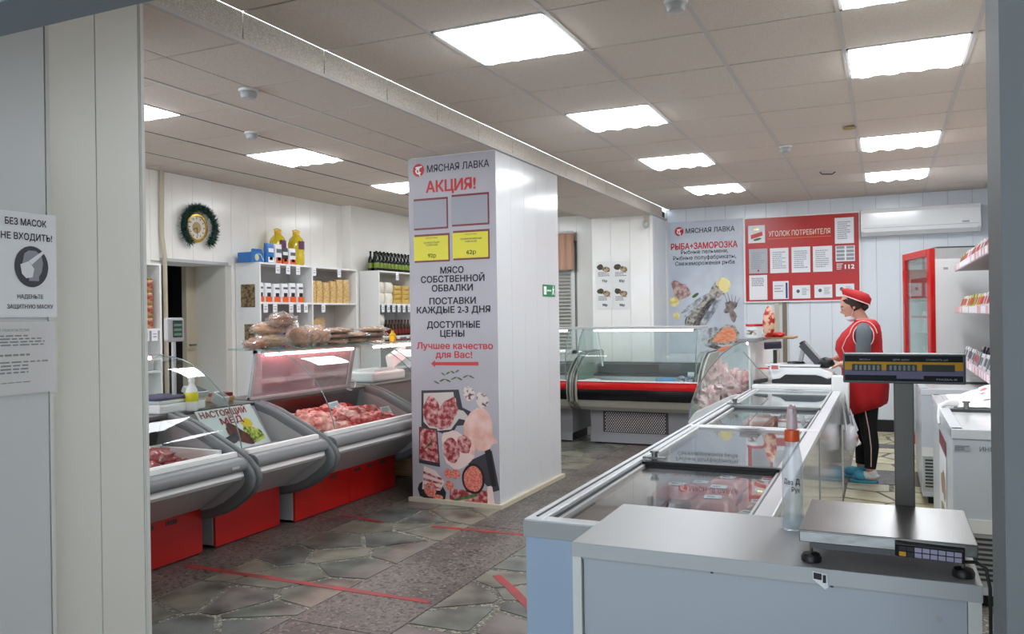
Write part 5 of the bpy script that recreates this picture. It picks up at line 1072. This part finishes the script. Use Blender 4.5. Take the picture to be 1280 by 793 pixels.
put('platform', g, 'steel', t, bevel=.0015)
put('underframe', G().box(PX0+.02, PX1-.02, PY0+.02, PY1-.02, PZ-.04, PZ-.006), 'dark_plastic', t)
for x, y in ((PX0+.02,PY0+.03),(PX1-.022,PY0+.03),(PX0+.03,PY1-.03),(PX1-.03,PY1-.03)):
    f_ = put('foot', G().lathe((x,y,CZ), [(.012,0),(.019,.002),(.02,.010),(.016,.017),(.004,.018)], 20), 'black', t, smooth=40); put('foot_screw', G().lathe((x,y,CZ+.018), [(.0035,0),(.0035,.03)], 8), 'steel', f_)
put('post', G().box(.016, .056, 2.005, 2.035, .955, 1.28), M('post_steel',(84,81,75),.45,.5), t, bevel=.002); put('post_bracket', G().box(.012, .060, 1.98, 2.04, .952, .965), 'steel', t)
ds = put('display', G().box(-.087, .156, 1.985, 2.045, 1.261, 1.326), M('display_case',(84,88,90),.45), t, bevel=.003)
FD = FRONT(1.984)
put('face_black', frect(FD, -.083, .150, 1.266, 1.322, .0005), M('display_black',(16,16,18),.6,spec=.25), ds); put('face_yellow', frect(FD, -.083, .151, 1.290, 1.3085, .001), M('amber',(200,146,40),.6,spec=.25), ds); put('face_lilac', frect(FD, -.083, .151, 1.279, 1.2905, .0011), M('lilac',(112,106,132),.6,spec=.25), ds)
for a0, a1 in ((-.068,-.008),(.002,.062),(.072,.135)):
    w_ = put('display_window', frect(FD, a0, a1, 1.288, 1.303, .0016), M('lcd_dark',(50,56,46),.5,spec=.25), ds)
    g = G()
    for k in range(6): 
        x = a0+.006+k*.009
        if a0 > .05: break
        frect(FD, x, x+.005, 1.290, 1.301, .0019, g)
    if g.v: put('digits', g, M('lcd_digit',(62,70,58),.3), w_)
put('maker_strip', frect(FD, .022, .075, 1.272, 1.282, .0016), 'lilac', ds)
text(FD, 'МАССА, кг', -.052, -.03, 1.3135, .0035, .0016, 'ink_pale', ds, .01); text(FD, 'ЦЕНА, руб/кг', .015, .048, 1.3135, .0035, .0016, 'ink_pale', ds, .01); text(FD, 'СТОИМОСТЬ, руб', .08, .122, 1.3135, .0035, .0016, 'ink_pale', ds, .01)
text(FD, 'MASSA-K', .10, .14, 1.2715, .004, .0016, 'ink_pale', ds, .01)
fk = Frame((.012,1.702,.978), (1,.0,-.03), (0,-.28,1)); kp = put('keypad', G().add(*(lambda g: (g.v, g.f))(frect(fk, 0, .116, -.022, .006, 0, t=.012))), 'black', t, bevel=.002)
for i in range(8):
    for j in range(2):
        mt = 'dark_plastic' if i in (0,1) and j == 1 else ('lilac_key' if i > 1 else ('amber_key' if i == 0 else 'dark_plastic'))
        if mt not in MATS: M('lilac_key',(176,170,194),.4); M('amber_key',(220,160,50),.4)
        put('key', frect(fk, .007+.0132*i, .0185+.0132*i, -.019+.0115*j, -.010+.0115*j, .0015, t=.001), mt, kp)
put('cable', G().tube([(.128,1.72,.955),(.146,1.70,.962),(.160,1.69,.955),(.166,1.69,.92),(.167,1.70,.80),(.168,1.71,.6),(.168,1.71,.3),(.168,1.71,.02)], .0032, 8), 'black', t, smooth=60)
t = thing('spray_bottle', 'clear plastic spray bottle with an orange collar and black handwriting beside the scale', 'bottle', (-.198,1.985,CZ))
bx_, by_ = -.198, 1.985
put('body', G().lathe((bx_,by_,CZ+.001), [(.023,0),(.027,.004),(.027,.03),(.024,.04),(.0225,.055),(.0235,.075),(.0235,.14),(.021,.165),(.0165,.19),(.0155,.205)], 28), 'pet', t, smooth=50)
put('liquid', G().lathe((bx_,by_,CZ+.004), [(.021,0),(.024,.004),(.024,.026),(.022,.03)], 24), GLASS('water', (232,238,240), .02, .0, (255,255,255), 1.33), t, smooth=50)
put('collar', G().lathe((bx_,by_,CZ+.204), [(.0165,0),(.017,.002),(.0165,.026),(.013,.028)], 24), M('orange_cap',(232,92,40),.35), t, smooth=40)
put('spray_head', G().lathe((bx_,by_,CZ+.232), [(.012,0),(.0125,.015),(.011,.035),(.009,.052),(.004,.056)], 20).box(bx_-.004,bx_+.004,by_-.022,by_,CZ+.27,CZ+.28), M('cap_clear',(214,190,190),.25), t, smooth=40)
def on_bottle(s, th0, th1, zc, h, name='handwriting'):
    V, F = text_mesh(s, .02); x0 = min(v[0] for v in V); x1 = max(v[0] for v in V)
    P = []
    for v in V:
        th = th0+(th1-th0)*(v[0]-x0)/(x1-x0); P.append((bx_+.0246*math.sin(th), by_-.0246*math.cos(th), CZ+zc-h/2+v[1]*h/.7-(th-th0)*.003))
    put(name, G().add(P, F), 'ink', t)
on_bottle('Дез', -.75, .15, .115, .011); on_bottle('д', .35, .8, .117, .016); on_bottle('Рук', .0, .8, .097, .011)
# ================= RIGHT SIDE =================
def right_freezer(x0, y0, y1, label, sticker, bag=False):
    t = thing('chest_freezer', label, 'freezer', (x0+.33, (y0+y1)/2, 0)); x1 = x0+.66
    put('body', G().box(x0, x1, y0, y1, .06, .80), 'freezer_white', t, bevel=.004); put('foot_rail', G().box(x0+.04, x1-.04, y0+.04, y1-.04, 0, .06), 'black', t)
    g = G().box(x0-.004, x1, y0-.004, y0+.05, .80, .85).box(x0-.004, x0+.05, y0, y1, .80, .85).box(x1-.05, x1, y0, y1, .80, .85).box(x0, x1, y1-.05, y1, .80, .85)
    put('top_frame', g, 'rim_white', t, bevel=.005)
    ym = (y0+y1)/2
    put('sliding_lid', G().box(x0+.05, x1-.05, y0+.05, ym+.01, .825, .835), 'white_gloss', t); put('sliding_lid', G().box(x0+.05, x1-.05, ym-.01, y1-.05, .838, .848), 'white_gloss', t)
    put('lid_bar', G().box(x0+.05, x1-.05, ym-.03, ym+.0, .835, .853), 'dark_plastic', t); put('lid_lock', G().lathe((x0+.13,ym-.03,.853), [(.014,0),(.014,.035),(.02,.037),(.02,.045)], 12), 'steel', t, smooth=40)
    g = G(); 
    for k in range(9): g.box(x0+.02, x1-.02, y0-.004, y0-.001, .13+.024*k, .142+.024*k)
    put('grille', g, 'dark_plastic', t); put('grille_panel', G().box(x0+.005, x1-.005, y0-.001, y0, .10, .42), 'light_grey', t)
    put('socket_plate', G().box(x0+.0, x0+.2, y0-.006, y0-.001, .355, .42), 'white', t)
    if sticker:
        FS = Frame((x0-.001,0,0),(0,-1,0),(0,0,1))
        put('side_sticker', frect(FS, -(y0+1.0), -(y0+.42), .22, .72, .001), 'paper', t); put('sticker_red', frect(FS, -(y0+1.0), -(y0+.42), .64, .72, .002), 'dark_red', t); put('sticker_picture', fell(FS, -(y0+.65), .46, .18, .08, .002, 0, .3, 2), M('sticker_brown',(190,140,120),.5,rgb2=(120,140,90),scale=10), t); put('sticker_picture', fell(FS, -(y0+.7), .30, .14, .05, .002, 0, .3, 5), 'sticker_brown', t)
        FN = Frame((0,y0-.0015,0),(1,0,0),(0,0,1)); text(FN, 'ИНВ 24', x0+.115, x0+.215, .757, .022, .001, 'ink_grey', t, .0)
        q = put('rating_plate', frect(FN, x0+.01, x0+.075, .745, .772, .001), M('plate_grey',(180,186,192),.4), t); fake_lines(FN, x0+.012, x0+.072, .747, .77, 4, .002, 'ink_grey', q, 3)
    return t
rf1 = right_freezer(.288, 4.47, 6.27, 'white chest freezer marked ИНВ behind the scale at the right edge', True)
rf2 = right_freezer(.235, 6.70, 8.1, 'further white chest freezer between the marked freezer and the red-door fridge', False)
t = thing('white_bag', 'crumpled white carrier bag with red and blue print on the right freezer lid', 'bag', (.6,5.75,.85))
put('bag_body', G().grid(lambda u,v: (.36+.6*u, 5.42+.75*v, .858+max(0,math.sin(u*2.8)*math.sin(v*3.1))*.08*(1+u*.8)+.022*noise.noise(Vector((u*7,v*7,2)))), 26, 22), 'white', t, smooth=70)
put('bag_print', G().grid(lambda u,v: (.52+.36*u, 5.52+.35*v, .864+max(0,math.sin((.16+.36*u)/.6*2.8)*math.sin((.1+.35*v)/.75*3.1))*.08*(1+(.16+.36*u)/.6*.8)+.022*noise.noise(Vector(((.16+.36*u)/.6*7,(.1+.35*v)/.75*7,2)))), 12, 10), M('bag_red_print',(226,224,226),.5,rgb2=(206,70,76),scale=16,lo=.55,hi=.6), t, smooth=70)
put('bag_handle', G().tube([(.38,5.5,.87),(.33,5.45,.875),(.29,5.42,.86),(.282,5.4,.81),(.28,5.38,.76)], [.02,.018,.014,.012,.008], 7), 'white', t, smooth=60)
# wall shelves with seed packets
def wall_shelf(z, y0, y1, label, seed):
    t = thing('wall_shelf', label, 'shelf', (.87, (y0+y1)/2, z))
    put('board', G().box(.60, 1.13, y0, y1, z, z+.02), M('shelf_grey',(170,160,164),.45), t); put('price_rail', G().box(.585, .60, y0, y1, z-.005, z+.05), M('rail_pink',(206,186,196),.35), t)
    rg = random.Random(seed); g = G(); y = y0+.03; k = 0
    while y < y1-.08:
        put('price_tag', G().box(.581, .585, y, y+.055, z+.0, z+.046), 'paper' if rg.random() < .6 else M('tag_rose',(222,170,176),.5), t); y += .075
    return t
def packets(z, y0, y1, cols, seed, label, group, lean=.03, h=.12):
    rg = random.Random(seed); p0 = {}
    y = y1-.05; n = 0
    while y > y0:
        for row_ in range(2):
            c = cols[rg.randrange(len(cols))]; x = .615+.13*row_+rg.uniform(-.008,.008)
            if c not in p0:
                t = thing('seed_packet', label, 'packet', (x,y,z+.02), group); hh = h
                put('packet', G().prism([(x-.006,z+.021),(x+.012,z+.021),(x+.012+lean,z+.02+hh),(x+lean,z+.02+hh)], 'y', y-.035, y+.035), c, t); put('packet_print', G().prism([(x-.007+lean*.35,z+.02+hh*.35),(x-.006+lean*.35,z+.02+hh*.35),(x-.003+lean*.8,z+.02+hh*.8),(x-.005+lean*.8,z+.02+hh*.8)], 'y', y-.025, y+.02), 'ink_grey' if rg.random() < .5 else 'red_print', t); p0[c] = t
            else: t = copy_tree(p0[c], (x, y, z+.02))
            (t if c in p0 and p0[c] is not t else p0[c])['label'] = label+f', {nth(n//2)} from the fridge end, {["front","back"][row_]} row'
            n += 1
        y -= .085
M('pk_green',(150,170,90),.5); M('pk_yellow',(220,210,120),.5); M('pk_white',(222,222,224),.45)
wall_shelf(1.775, 5.2, 8.45, 'highest wall shelf with price rail on the right', 1); wall_shelf(1.40, 5.2, 8.45, 'middle wall shelf with price rail on the right', 2); wall_shelf(.965, 5.2, 8.2, 'lowest wall shelf with price rail, above the right-hand freezers', 3)
packets(1.775, 5.4, 8.40, ['pk_white','pk_green','pk_white','tag_rose'], 4, 'packet on the highest wall shelf', 'packets on the highest wall shelf')
packets(1.40, 5.4, 8.40, ['pk_white','pk_yellow','pk_green','pk_white'], 5, 'packet on the middle wall shelf', 'packets on the middle wall shelf')
packets(.965, 5.4, 8.15, ['pk_white','mid_grey','black','pk_white'], 6, 'packet on the lowest wall shelf', 'packets on the lowest wall shelf')
# red framed fridge
P1 = Vector((.17,9.35,0)); P2 = Vector((.385,8.55,0)); d = (P1-P2).normalized(); n_ = Vector((-d.y,d.x,0)); n_ = -n_ if n_.x > 0 else n_; w = (P1-P2).length   # n_ points out of the door
t = thing('glass_door_fridge', 'tall white fridge with a red framed glass door against the back right corner', 'fridge', ((P1+P2)/2-n_*.3))
def loc(a, b, c): return P2+d*a-n_*b+Vector((0,0,c))     # a along door, b depth, c height
def lb(g, a0, a1, b0, b1, c0, c1):
    c = loc((a0+a1)/2, (b0+b1)/2, (c0+c1)/2); return g.obox(c, d*(a1-a0)/2, -n_*(b1-b0)/2, (0,0,(c1-c0)/2))
cab = put('cabinet', lb(lb(lb(lb(lb(G(), 0, .04, .05, .62, 0, 2.0), w-.04, w, .05, .62, 0, 2.0), 0, w, .58, .62, 0, 2.0), 0, w, .05, .62, 1.9, 2.0), 0, w, .05, .62, 0, .2), 'white', t)
dr = put('door', lb(lb(lb(lb(G(), 0, .09, 0, .05, .1, 2.0), w-.07, w, 0, .05, .1, 2.0), .09, w-.07, 0, .05, 1.93, 2.0), .09, w-.07, 0, .05, .1, .2), 'red_gloss', t, bevel=.008)
put('door_glass', lb(G(), .09, w-.07, .02, .026, .2, 1.93), 'glass_green', dr); put('top_sign', lb(G(), .09, w-.07, .06, .065, 1.55, 1.74), 'red_panel', t); put('bar', lb(G(), .09, w-.07, .06, .07, 1.35, 1.37), 'red_panel', t)
for z in (.5,.85,1.2,1.5): put('wire_shelf', lb(G(), .04, w-.04, .1, .56, z, z+.012), 'white', t)
put('logo_spot', lb(G(), -.002, .0, .12, .16, 1.8, 1.82), 'mid_grey', t); put('inner_light', G().tube([loc(.12,.1,.3), loc(.12,.1,1.85)], .012, 8), 'lamp_cool', t)
rg = random.Random(2)
for z in (.512,.862,1.212):
    for i in range(6):
        c = loc(.12+.12*i, .2, z); tag(put('drink_box', lb(G(), .08+.11*i, .16+.11*i, .15, .25, z, z+.2), 'paper' if i % 2 else 'pk_white', bevel=.006), f'pale carton in the red-door fridge, {nth(i)} along the {"lower" if z < .6 else "middle" if z < 1 else "upper"} shelf', 'carton', 'cartons in the red-door fridge')
tag(put('fridge_top_strip', lb(G(), .1, .5, .1, .5, 2.001, 2.02), 'dark_plastic'), 'dark flat piece lying on top of the tall fridge', 'panel')
t = thing('power_box', 'black power block and strip on the floor behind the cabinet at the right edge', 'power strip', (.33,3.2,0)); put('block', G().box(.24,.34,3.1,3.2,.0,.14), 'black', t, bevel=.005)
# ================= THE SELLER =================
PB = Vector((-.17, 7.5, 0))
wm = thing('person', 'woman in red cap and red tunic over grey sleeves, looking down at the register', 'person', PB)
def ring_loft(g, rings, n=24, e=1.0):
    """rings: (cx, cy, cz, rx, ry[, tilt]) joined bottom to top"""
    V = []
    for q in rings:
        cx, cy, cz, rx, ry = q[:5]; tl = q[5] if len(q) > 5 else 0
        for k in range(n):
            th = 2*math.pi*k/n; c_, s_ = math.cos(th), math.sin(th)
            c_ = math.copysign(abs(c_)**e, c_); s_ = math.copysign(abs(s_)**e, s_)
            V.append((cx+rx*c_, cy+ry*s_, cz+tl*rx*c_))
    m_ = len(rings); F = [(i*n+k, i*n+(k+1) % n, (i+1)*n+(k+1) % n, (i+1)*n+k) for i in range(m_-1) for k in range(n)]
    F += [tuple(range(n))[::-1], tuple((m_-1)*n+k for k in range(n))]
    return g.add(V, F)
X, Y = PB.x, PB.y
def limb(g, pts, rs, n=14):
    P = [Vector(p) for p in pts]; Q = []; S = []
    for i in range(len(P)-1):
        for k in range(4):
            t_ = k/4; Q.append(P[i].lerp(P[i+1], t_)); S.append(rs[i]+(rs[i+1]-rs[i])*t_)
    Q.append(P[-1]); S.append(rs[-1])
    Q2 = Q[:]
    for i in range(1, len(Q)-1): Q2[i] = (Q[i-1]+Q[i]*2+Q[i+1])/4
    return g.tube(Q2, S, n)
body = G()
HX, HY, HZ = X-.075, Y, 1.475      # head centre
# torso
ring_loft(body, [(X+.03,Y,.74,.13,.16),(X+.03,Y,.85,.16,.19),(X+.0,Y,1.0,.15,.175),(X-.01,Y,1.15,.15,.185),(X+.0,Y,1.26,.12,.18),(X+.01,Y,1.32,.075,.11),(X-.0,Y,1.36,.05,.052)])
limb(body, [(X+.015,Y,1.30),(X-.02,Y,1.38),(X-.05,Y,1.44)], [.062,.052,.055])
# head: profile shaped
def headf(u, v):
    th = u*2*math.pi; ph = (v-.5)*math.pi*.996; x = -math.cos(ph)*math.cos(th); y = math.cos(ph)*math.sin(th); z = math.sin(ph)
    rx, ry, rz = .094, .074, .112
    px, py, pz = x*rx, y*ry, z*rz
    if z < 0: py *= 1-.28*(-z); px = px*(1-.10*(-z))-(.012*(-z))
    if x < -.3:     # face side
        f_ = min(1, (-x-.3)/.5)
        px += .006*f_ if abs(z) < .25 and abs(y) > .2 and abs(y) < .7 else 0      # eye sockets
        nose = math.exp(-((y/.16)**2))*math.exp(-(((z+.16)/.16)**2)); px -= .027*nose
        px -= .009*math.exp(-((y/.32)**2))*math.exp(-(((z+.52)/.10)**2)); px -= .012*math.exp(-((y/.3)**2))*math.exp(-(((z+.84)/.12)**2)); px -= .005*math.exp(-(((z-.2)/.1)**2))*f_
    # pitch head forward
    a = math.radians(-24); qx = px*math.cos(a)+pz*math.sin(a); qz = -px*math.sin(a)+pz*math.cos(a)
    return (HX+qx, HY+py, HZ+qz)
body.grid(headf, 40, 30, True)
def hp_(x, y, z):  # head-local to world
    a = math.radians(-24); return (HX+x*math.cos(a)+z*math.sin(a), HY+y, HZ-x*math.sin(a)+z*math.cos(a))
for s in (-1, 1): body.blob(hp_(.008, s*.074, -.012), (.016,.008,.03), 2, .05)
# legs (skin shows at the ankles)
def leg(g, s, ank, knee, hip, rs): limb(g, [hip, knee, ((knee[0]+ank[0])/2+.012, (knee[1]+ank[1])/2, (knee[2]+ank[2])/2+.03), ank], rs)
NL = dict(hip=(X+.03,Y-.085,.80), knee=(X+.035,Y-.085,.45), ank=(X+.045,Y-.09,.09)); FL = dict(hip=(X+.02,Y+.09,.80), knee=(X-.02,Y+.10,.45), ank=(X-.03,Y+.12,.09))
for L_ in (NL, FL):
    limb(body, [L_['hip'], L_['knee'], (L_['ank'][0]+.01, L_['ank'][1], .28), L_['ank']], [.088,.058,.052,.036])
    a_ = L_['ank']; body.blob((a_[0]-.045, a_[1], .045), (.10,.038,.032), 3, .03); body.blob((a_[0]+.02, a_[1], .05), (.04,.032,.045), 3, .03)
# arms: shoulder, elbow, wrist
ARMS = {-1: [(X+.015,Y-.19,1.26),(X+.0,Y-.225,1.0),(X-.155,Y-.17,.985)], 1: [(X-.0,Y+.19,1.26),(X-.04,Y+.23,1.02),(X-.2,Y+.10,1.02)]}
for s, A in ARMS.items():
    limb(body, [(X+.0,Y+s*.12,1.27)]+A, [.06,.056,.043,.029])
    w_ = Vector(A[2]); dr_ = Vector((-1, -s*.15, -.12)).normalized(); sd = Vector((0,1,0)); sd = (sd-dr_*sd.dot(dr_)).normalized(); up = dr_.cross(sd)
    if up.z < 0: up = -up
    # palm
    P_ = w_+dr_*.045; body.obox(P_, dr_*.042, sd*.034, up*.013); limb(body, [w_-dr_*.02, w_+dr_*.02], [.027,.025], 10)
    lens = [.062,.072,.068,.052]
    for i in range(4):
        b_ = w_+dr_*.082+sd*(-.026+.0175*i); L1_ = lens[i]
        c1_ = b_+dr_*L1_*.45-up*.004; c2_ = c1_+(dr_*.7-up*.7).normalized()*L1_*.32; c3_ = c2_+(dr_*.2-up).normalized()*L1_*.26
        body.tube([b_-dr_*.012, c1_, c2_, c3_], [.0088,.0085,.0078,.006], 8)
    tb = w_+dr_*.02-sd*s*(-1)*.026; 
    t1 = tb+(dr_*.6+sd*s*.7-up*.2).normalized()*.03*(1); t2 = t1+(dr_-up*.4+sd*s*.1).normalized()*.026; t3 = t2+(dr_-up*.5).normalized()*.02
    body.tube([tb, t1, t2, t3], [.012,.0105,.0095,.007], 8)
bo = put('body', body, 'skin', wm, smooth=180)
rm = bo.modifiers.new('remesh', 'REMESH'); rm.mode = 'VOXEL'; rm.voxel_size = .0055; rm.use_smooth_shade = True
sm = bo.modifiers.new('smooth', 'SMOOTH'); sm.factor = .5; sm.iterations = 3
# face details
for s in (-1, 1):
    e = put('eye', G().blob(hp_(-.076, s*.030, .002), (.009,.011,.005), 1, 0), 'white', wm, smooth=60); put('iris', G().blob(hp_(-.086, s*.028, -.001), (.004,.006,.005), 1, 0), 'hair', e, smooth=60)
    put('eyebrow', G().tube([hp_(-.087, s*.014, .020), hp_(-.086, s*.03, .025), hp_(-.072, s*.046, .020)], .003, 6), 'hair', wm)
put('mouth', G().blob(hp_(-.092, 0, -.060), (.006,.022,.006), 2, .1), M('lips',(176,92,88),.5), wm, smooth=60)
put('face_mask', G().blob(hp_(-.055, 0, -.098), (.044,.052,.026), 2, .12), 'mask', wm, smooth=60)
put('mask_strap', G().tube([hp_(-.05,-.05,-.085), hp_(-.02,-.068,-.05), hp_(.004,-.078,-.015)], .0025, 5), 'mask', wm)
# hair and cap
def shell(x0, cond, r, amp=0, nu=32, nv=20, v0=0, v1=1):
    def fn(u, v):
        th = u*2*math.pi; ph = (v0+(v1-v0)*v-.5)*math.pi; x = math.cos(ph)*math.cos(th); y = math.cos(ph)*math.sin(th); z = math.sin(ph)
        return hp_(x0+x*r[0], y*r[1], .012+z*r[2]+amp*noise.noise(Vector((x*4,y*4,z*4))))
    return fn
put('hair', G().grid(lambda u, v: (lambda th, ph: hp_(.016+math.cos(ph)*math.cos(th)*.090*(1+.03*math.sin(th*9)), math.cos(ph)*math.sin(th)*.085, .014+math.sin(ph)*.105))(math.radians(-112+224*u), math.radians(-38+128*v)), 40, 16).blob(hp_(.075,0,-.045),(.035,.05,.04),4,.2).grid(lambda u, v: hp_(-.020-.034*u+.012*v, -.080+.013*u*u, .070-.070*v*(1-.5*u)), 8, 8).grid(lambda u, v: hp_(-.020-.034*u+.012*v, .080-.013*u*u, .070-.070*v*(1-.5*u)), 8, 8), 'hair', wm, smooth=80)
cap = G()
ring_loft(cap, [(HX+.028,HY,HZ+.040,.106,.091,-.42),(HX+.028,HY,HZ+.062,.110,.093,-.42),(HX+.030,HY,HZ+.092,.118,.088,-.38),(HX+.028,HY,HZ+.118,.098,.066,-.30),(HX+.022,HY,HZ+.128,.05,.035,-.24)], 32)
cp = put('cap', cap, 'cloth_red_cap', wm, smooth=60)
put('cap_band', G().tube([tuple(Vector((HX+.028+.1085*math.cos(2*math.pi*k/32), HY+.0935*math.sin(2*math.pi*k/32), HZ+.044-.42*.1085*math.cos(2*math.pi*k/32)))) for k in range(32)], .0045, 6, True), 'piping', cp)
# clothes
sh = G()
for s, A in ARMS.items(): put('shirt_sleeve', (lambda q: (limb(q, [(X+.0,Y+s*.13,1.27)]+[A[0],A[1],Vector(A[2]).lerp(Vector(A[1]),.12)], [.07,.068,.053,.037], 18), q)[1])(G()), 'cloth_grey', wm, smooth=80)
# tunic
tu = G()
TR = [(X+.01,.60,.165,.20),(X+.01,.68,.175,.21),(X+.01,.80,.185,.215),(X+.01,.92,.18,.205),(X-.005,1.02,.175,.195),(X-.035,1.10,.185,.20),(X-.03,1.17,.18,.205),(X-.01,1.24,.155,.205),(X+.015,1.30,.12,.185),(X+.022,1.335,.09,.13),(X+.018,1.358,.07,.085)]
n = 40; V = []
for i, (cx_, z, rx, ry) in enumerate(TR):
    for k in range(n):
        th = 2*math.pi*k/n; f_ = 1+ (.03*math.sin(th*7+1) if i < 3 else 0); zz = z
        if i == 0: zz = z-.06*max(0,-math.cos(th))+.05*max(0,math.cos(th))
        x_ = rx*math.cos(th)*f_; V.append((cx_+x_, Y+ry*math.sin(th)*f_, zz))
m_ = len(TR); F = [(i*n+k, i*n+(k+1) % n, (i+1)*n+(k+1) % n, (i+1)*n+k) for i in range(m_-1) for k in range(n)]
tn = put('tunic', tu.add(V, F), 'cloth_red', wm, smooth=80)
so = tn.modifiers.new('solid', 'SOLIDIFY'); so.thickness = .005
def tun(th, z):   # point on tunic surface
    for i in range(len(TR)-1):
        if TR[i][1] <= z <= TR[i+1][1]:
            f_ = (z-TR[i][1])/(TR[i+1][1]-TR[i][1]); c_, rx, ry = [TR[i][j]+(TR[i+1][j]-TR[i][j])*f_ for j in (0,2,3)]; break
    return Vector((c_+(rx+.006)*math.cos(th), Y+(ry+.006)*math.sin(th), z))
for s in (-1, 1):
    a = ARMS[s][0]
    put('armhole_flap', G().tube([(X+.01+.082*math.cos(q), Y+s*(.20-.035*math.sin(q)*(math.sin(q) > 0)), 1.22+.105*math.sin(q)) for q in [2*math.pi*k/24 for k in range(24)]], [.020 if math.sin(2*math.pi*k/24) > -.3 else .012 for k in range(24)], 8, True), 'cloth_red', tn, smooth=80)
    put('armhole_piping', G().tube([(X+.01+.078*math.cos(q), Y+s*(.226-.030*math.sin(q)*(math.sin(q) > 0)), 1.22+.095*math.sin(q)) for q in [2*math.pi*k/24 for k in range(24)]], .0045, 6, True), 'piping', tn)
    put('armhole_piping', G().tube([(X+.01+.104*math.cos(q), Y+s*(.212-.045*math.sin(q)), 1.22+.125*math.sin(q)) for q in [math.radians(10+16*k) for k in range(11)]], .004, 6), 'piping', tn)
put('neck_piping', G().tube([(X+.018+.073*math.cos(2*math.pi*k/24), Y+.088*math.sin(2*math.pi*k/24), 1.352) for k in range(24)], .005, 6, True), 'piping', tn)
put('wrap_piping', G().tube([tun(math.radians(-120),1.30), tun(math.radians(-125),1.2), tun(math.radians(-130),1.12), tun(math.radians(-128),1.05), tun(math.radians(-118),1.0)], .0045, 6), 'piping', tn)
put('side_slit', G().tube([tun(math.radians(-70),.62), tun(math.radians(-72),.72)], .002, 5), 'dark_red', tn)
lg = G()
for L_ in (NL, FL): limb(lg, [L_['hip'], L_['knee'], (L_['ank'][0]+.012, L_['ank'][1], .30), (L_['ank'][0], L_['ank'][1], .12)], [.098,.067,.060,.044], 18)
ll = put('leggings', lg, 'cloth_black', wm, smooth=80)
put('leg_stripe', G().tube([(X+.01,Y-.178,.72),(X+.015,Y-.165,.60),(X+.04,Y-.154,.45),(X+.055,Y-.152,.30),(X+.052,Y-.137,.14)], .0045, 6), 'piping', ll)
for i, L_ in enumerate((NL, FL)):
    a_ = L_['ank']
    put('sock', G().blob((a_[0]-.03,a_[1],.055),(.105,.042,.036),2,.03).blob((a_[0]+.01,a_[1],.075),(.045,.04,.05),2,.03), 'sock' if i == 0 else 'slipper', wm, smooth=60)
    put('slipper', G().prism([(a_[0]-.155,a_[1]-.02),(a_[0]-.13,a_[1]-.045),(a_[0]-.04,a_[1]-.046),(a_[0]+.05,a_[1]-.036),(a_[0]+.062,a_[1]),(a_[0]+.05,a_[1]+.036),(a_[0]-.04,a_[1]+.046),(a_[0]-.13,a_[1]+.045),(a_[0]-.155,a_[1]+.02)], 'z', .004, .022).blob((a_[0]-.075,a_[1],.05),(.06,.050,.044),1,.02,flat=-.03), 'slipper', wm, smooth=50)
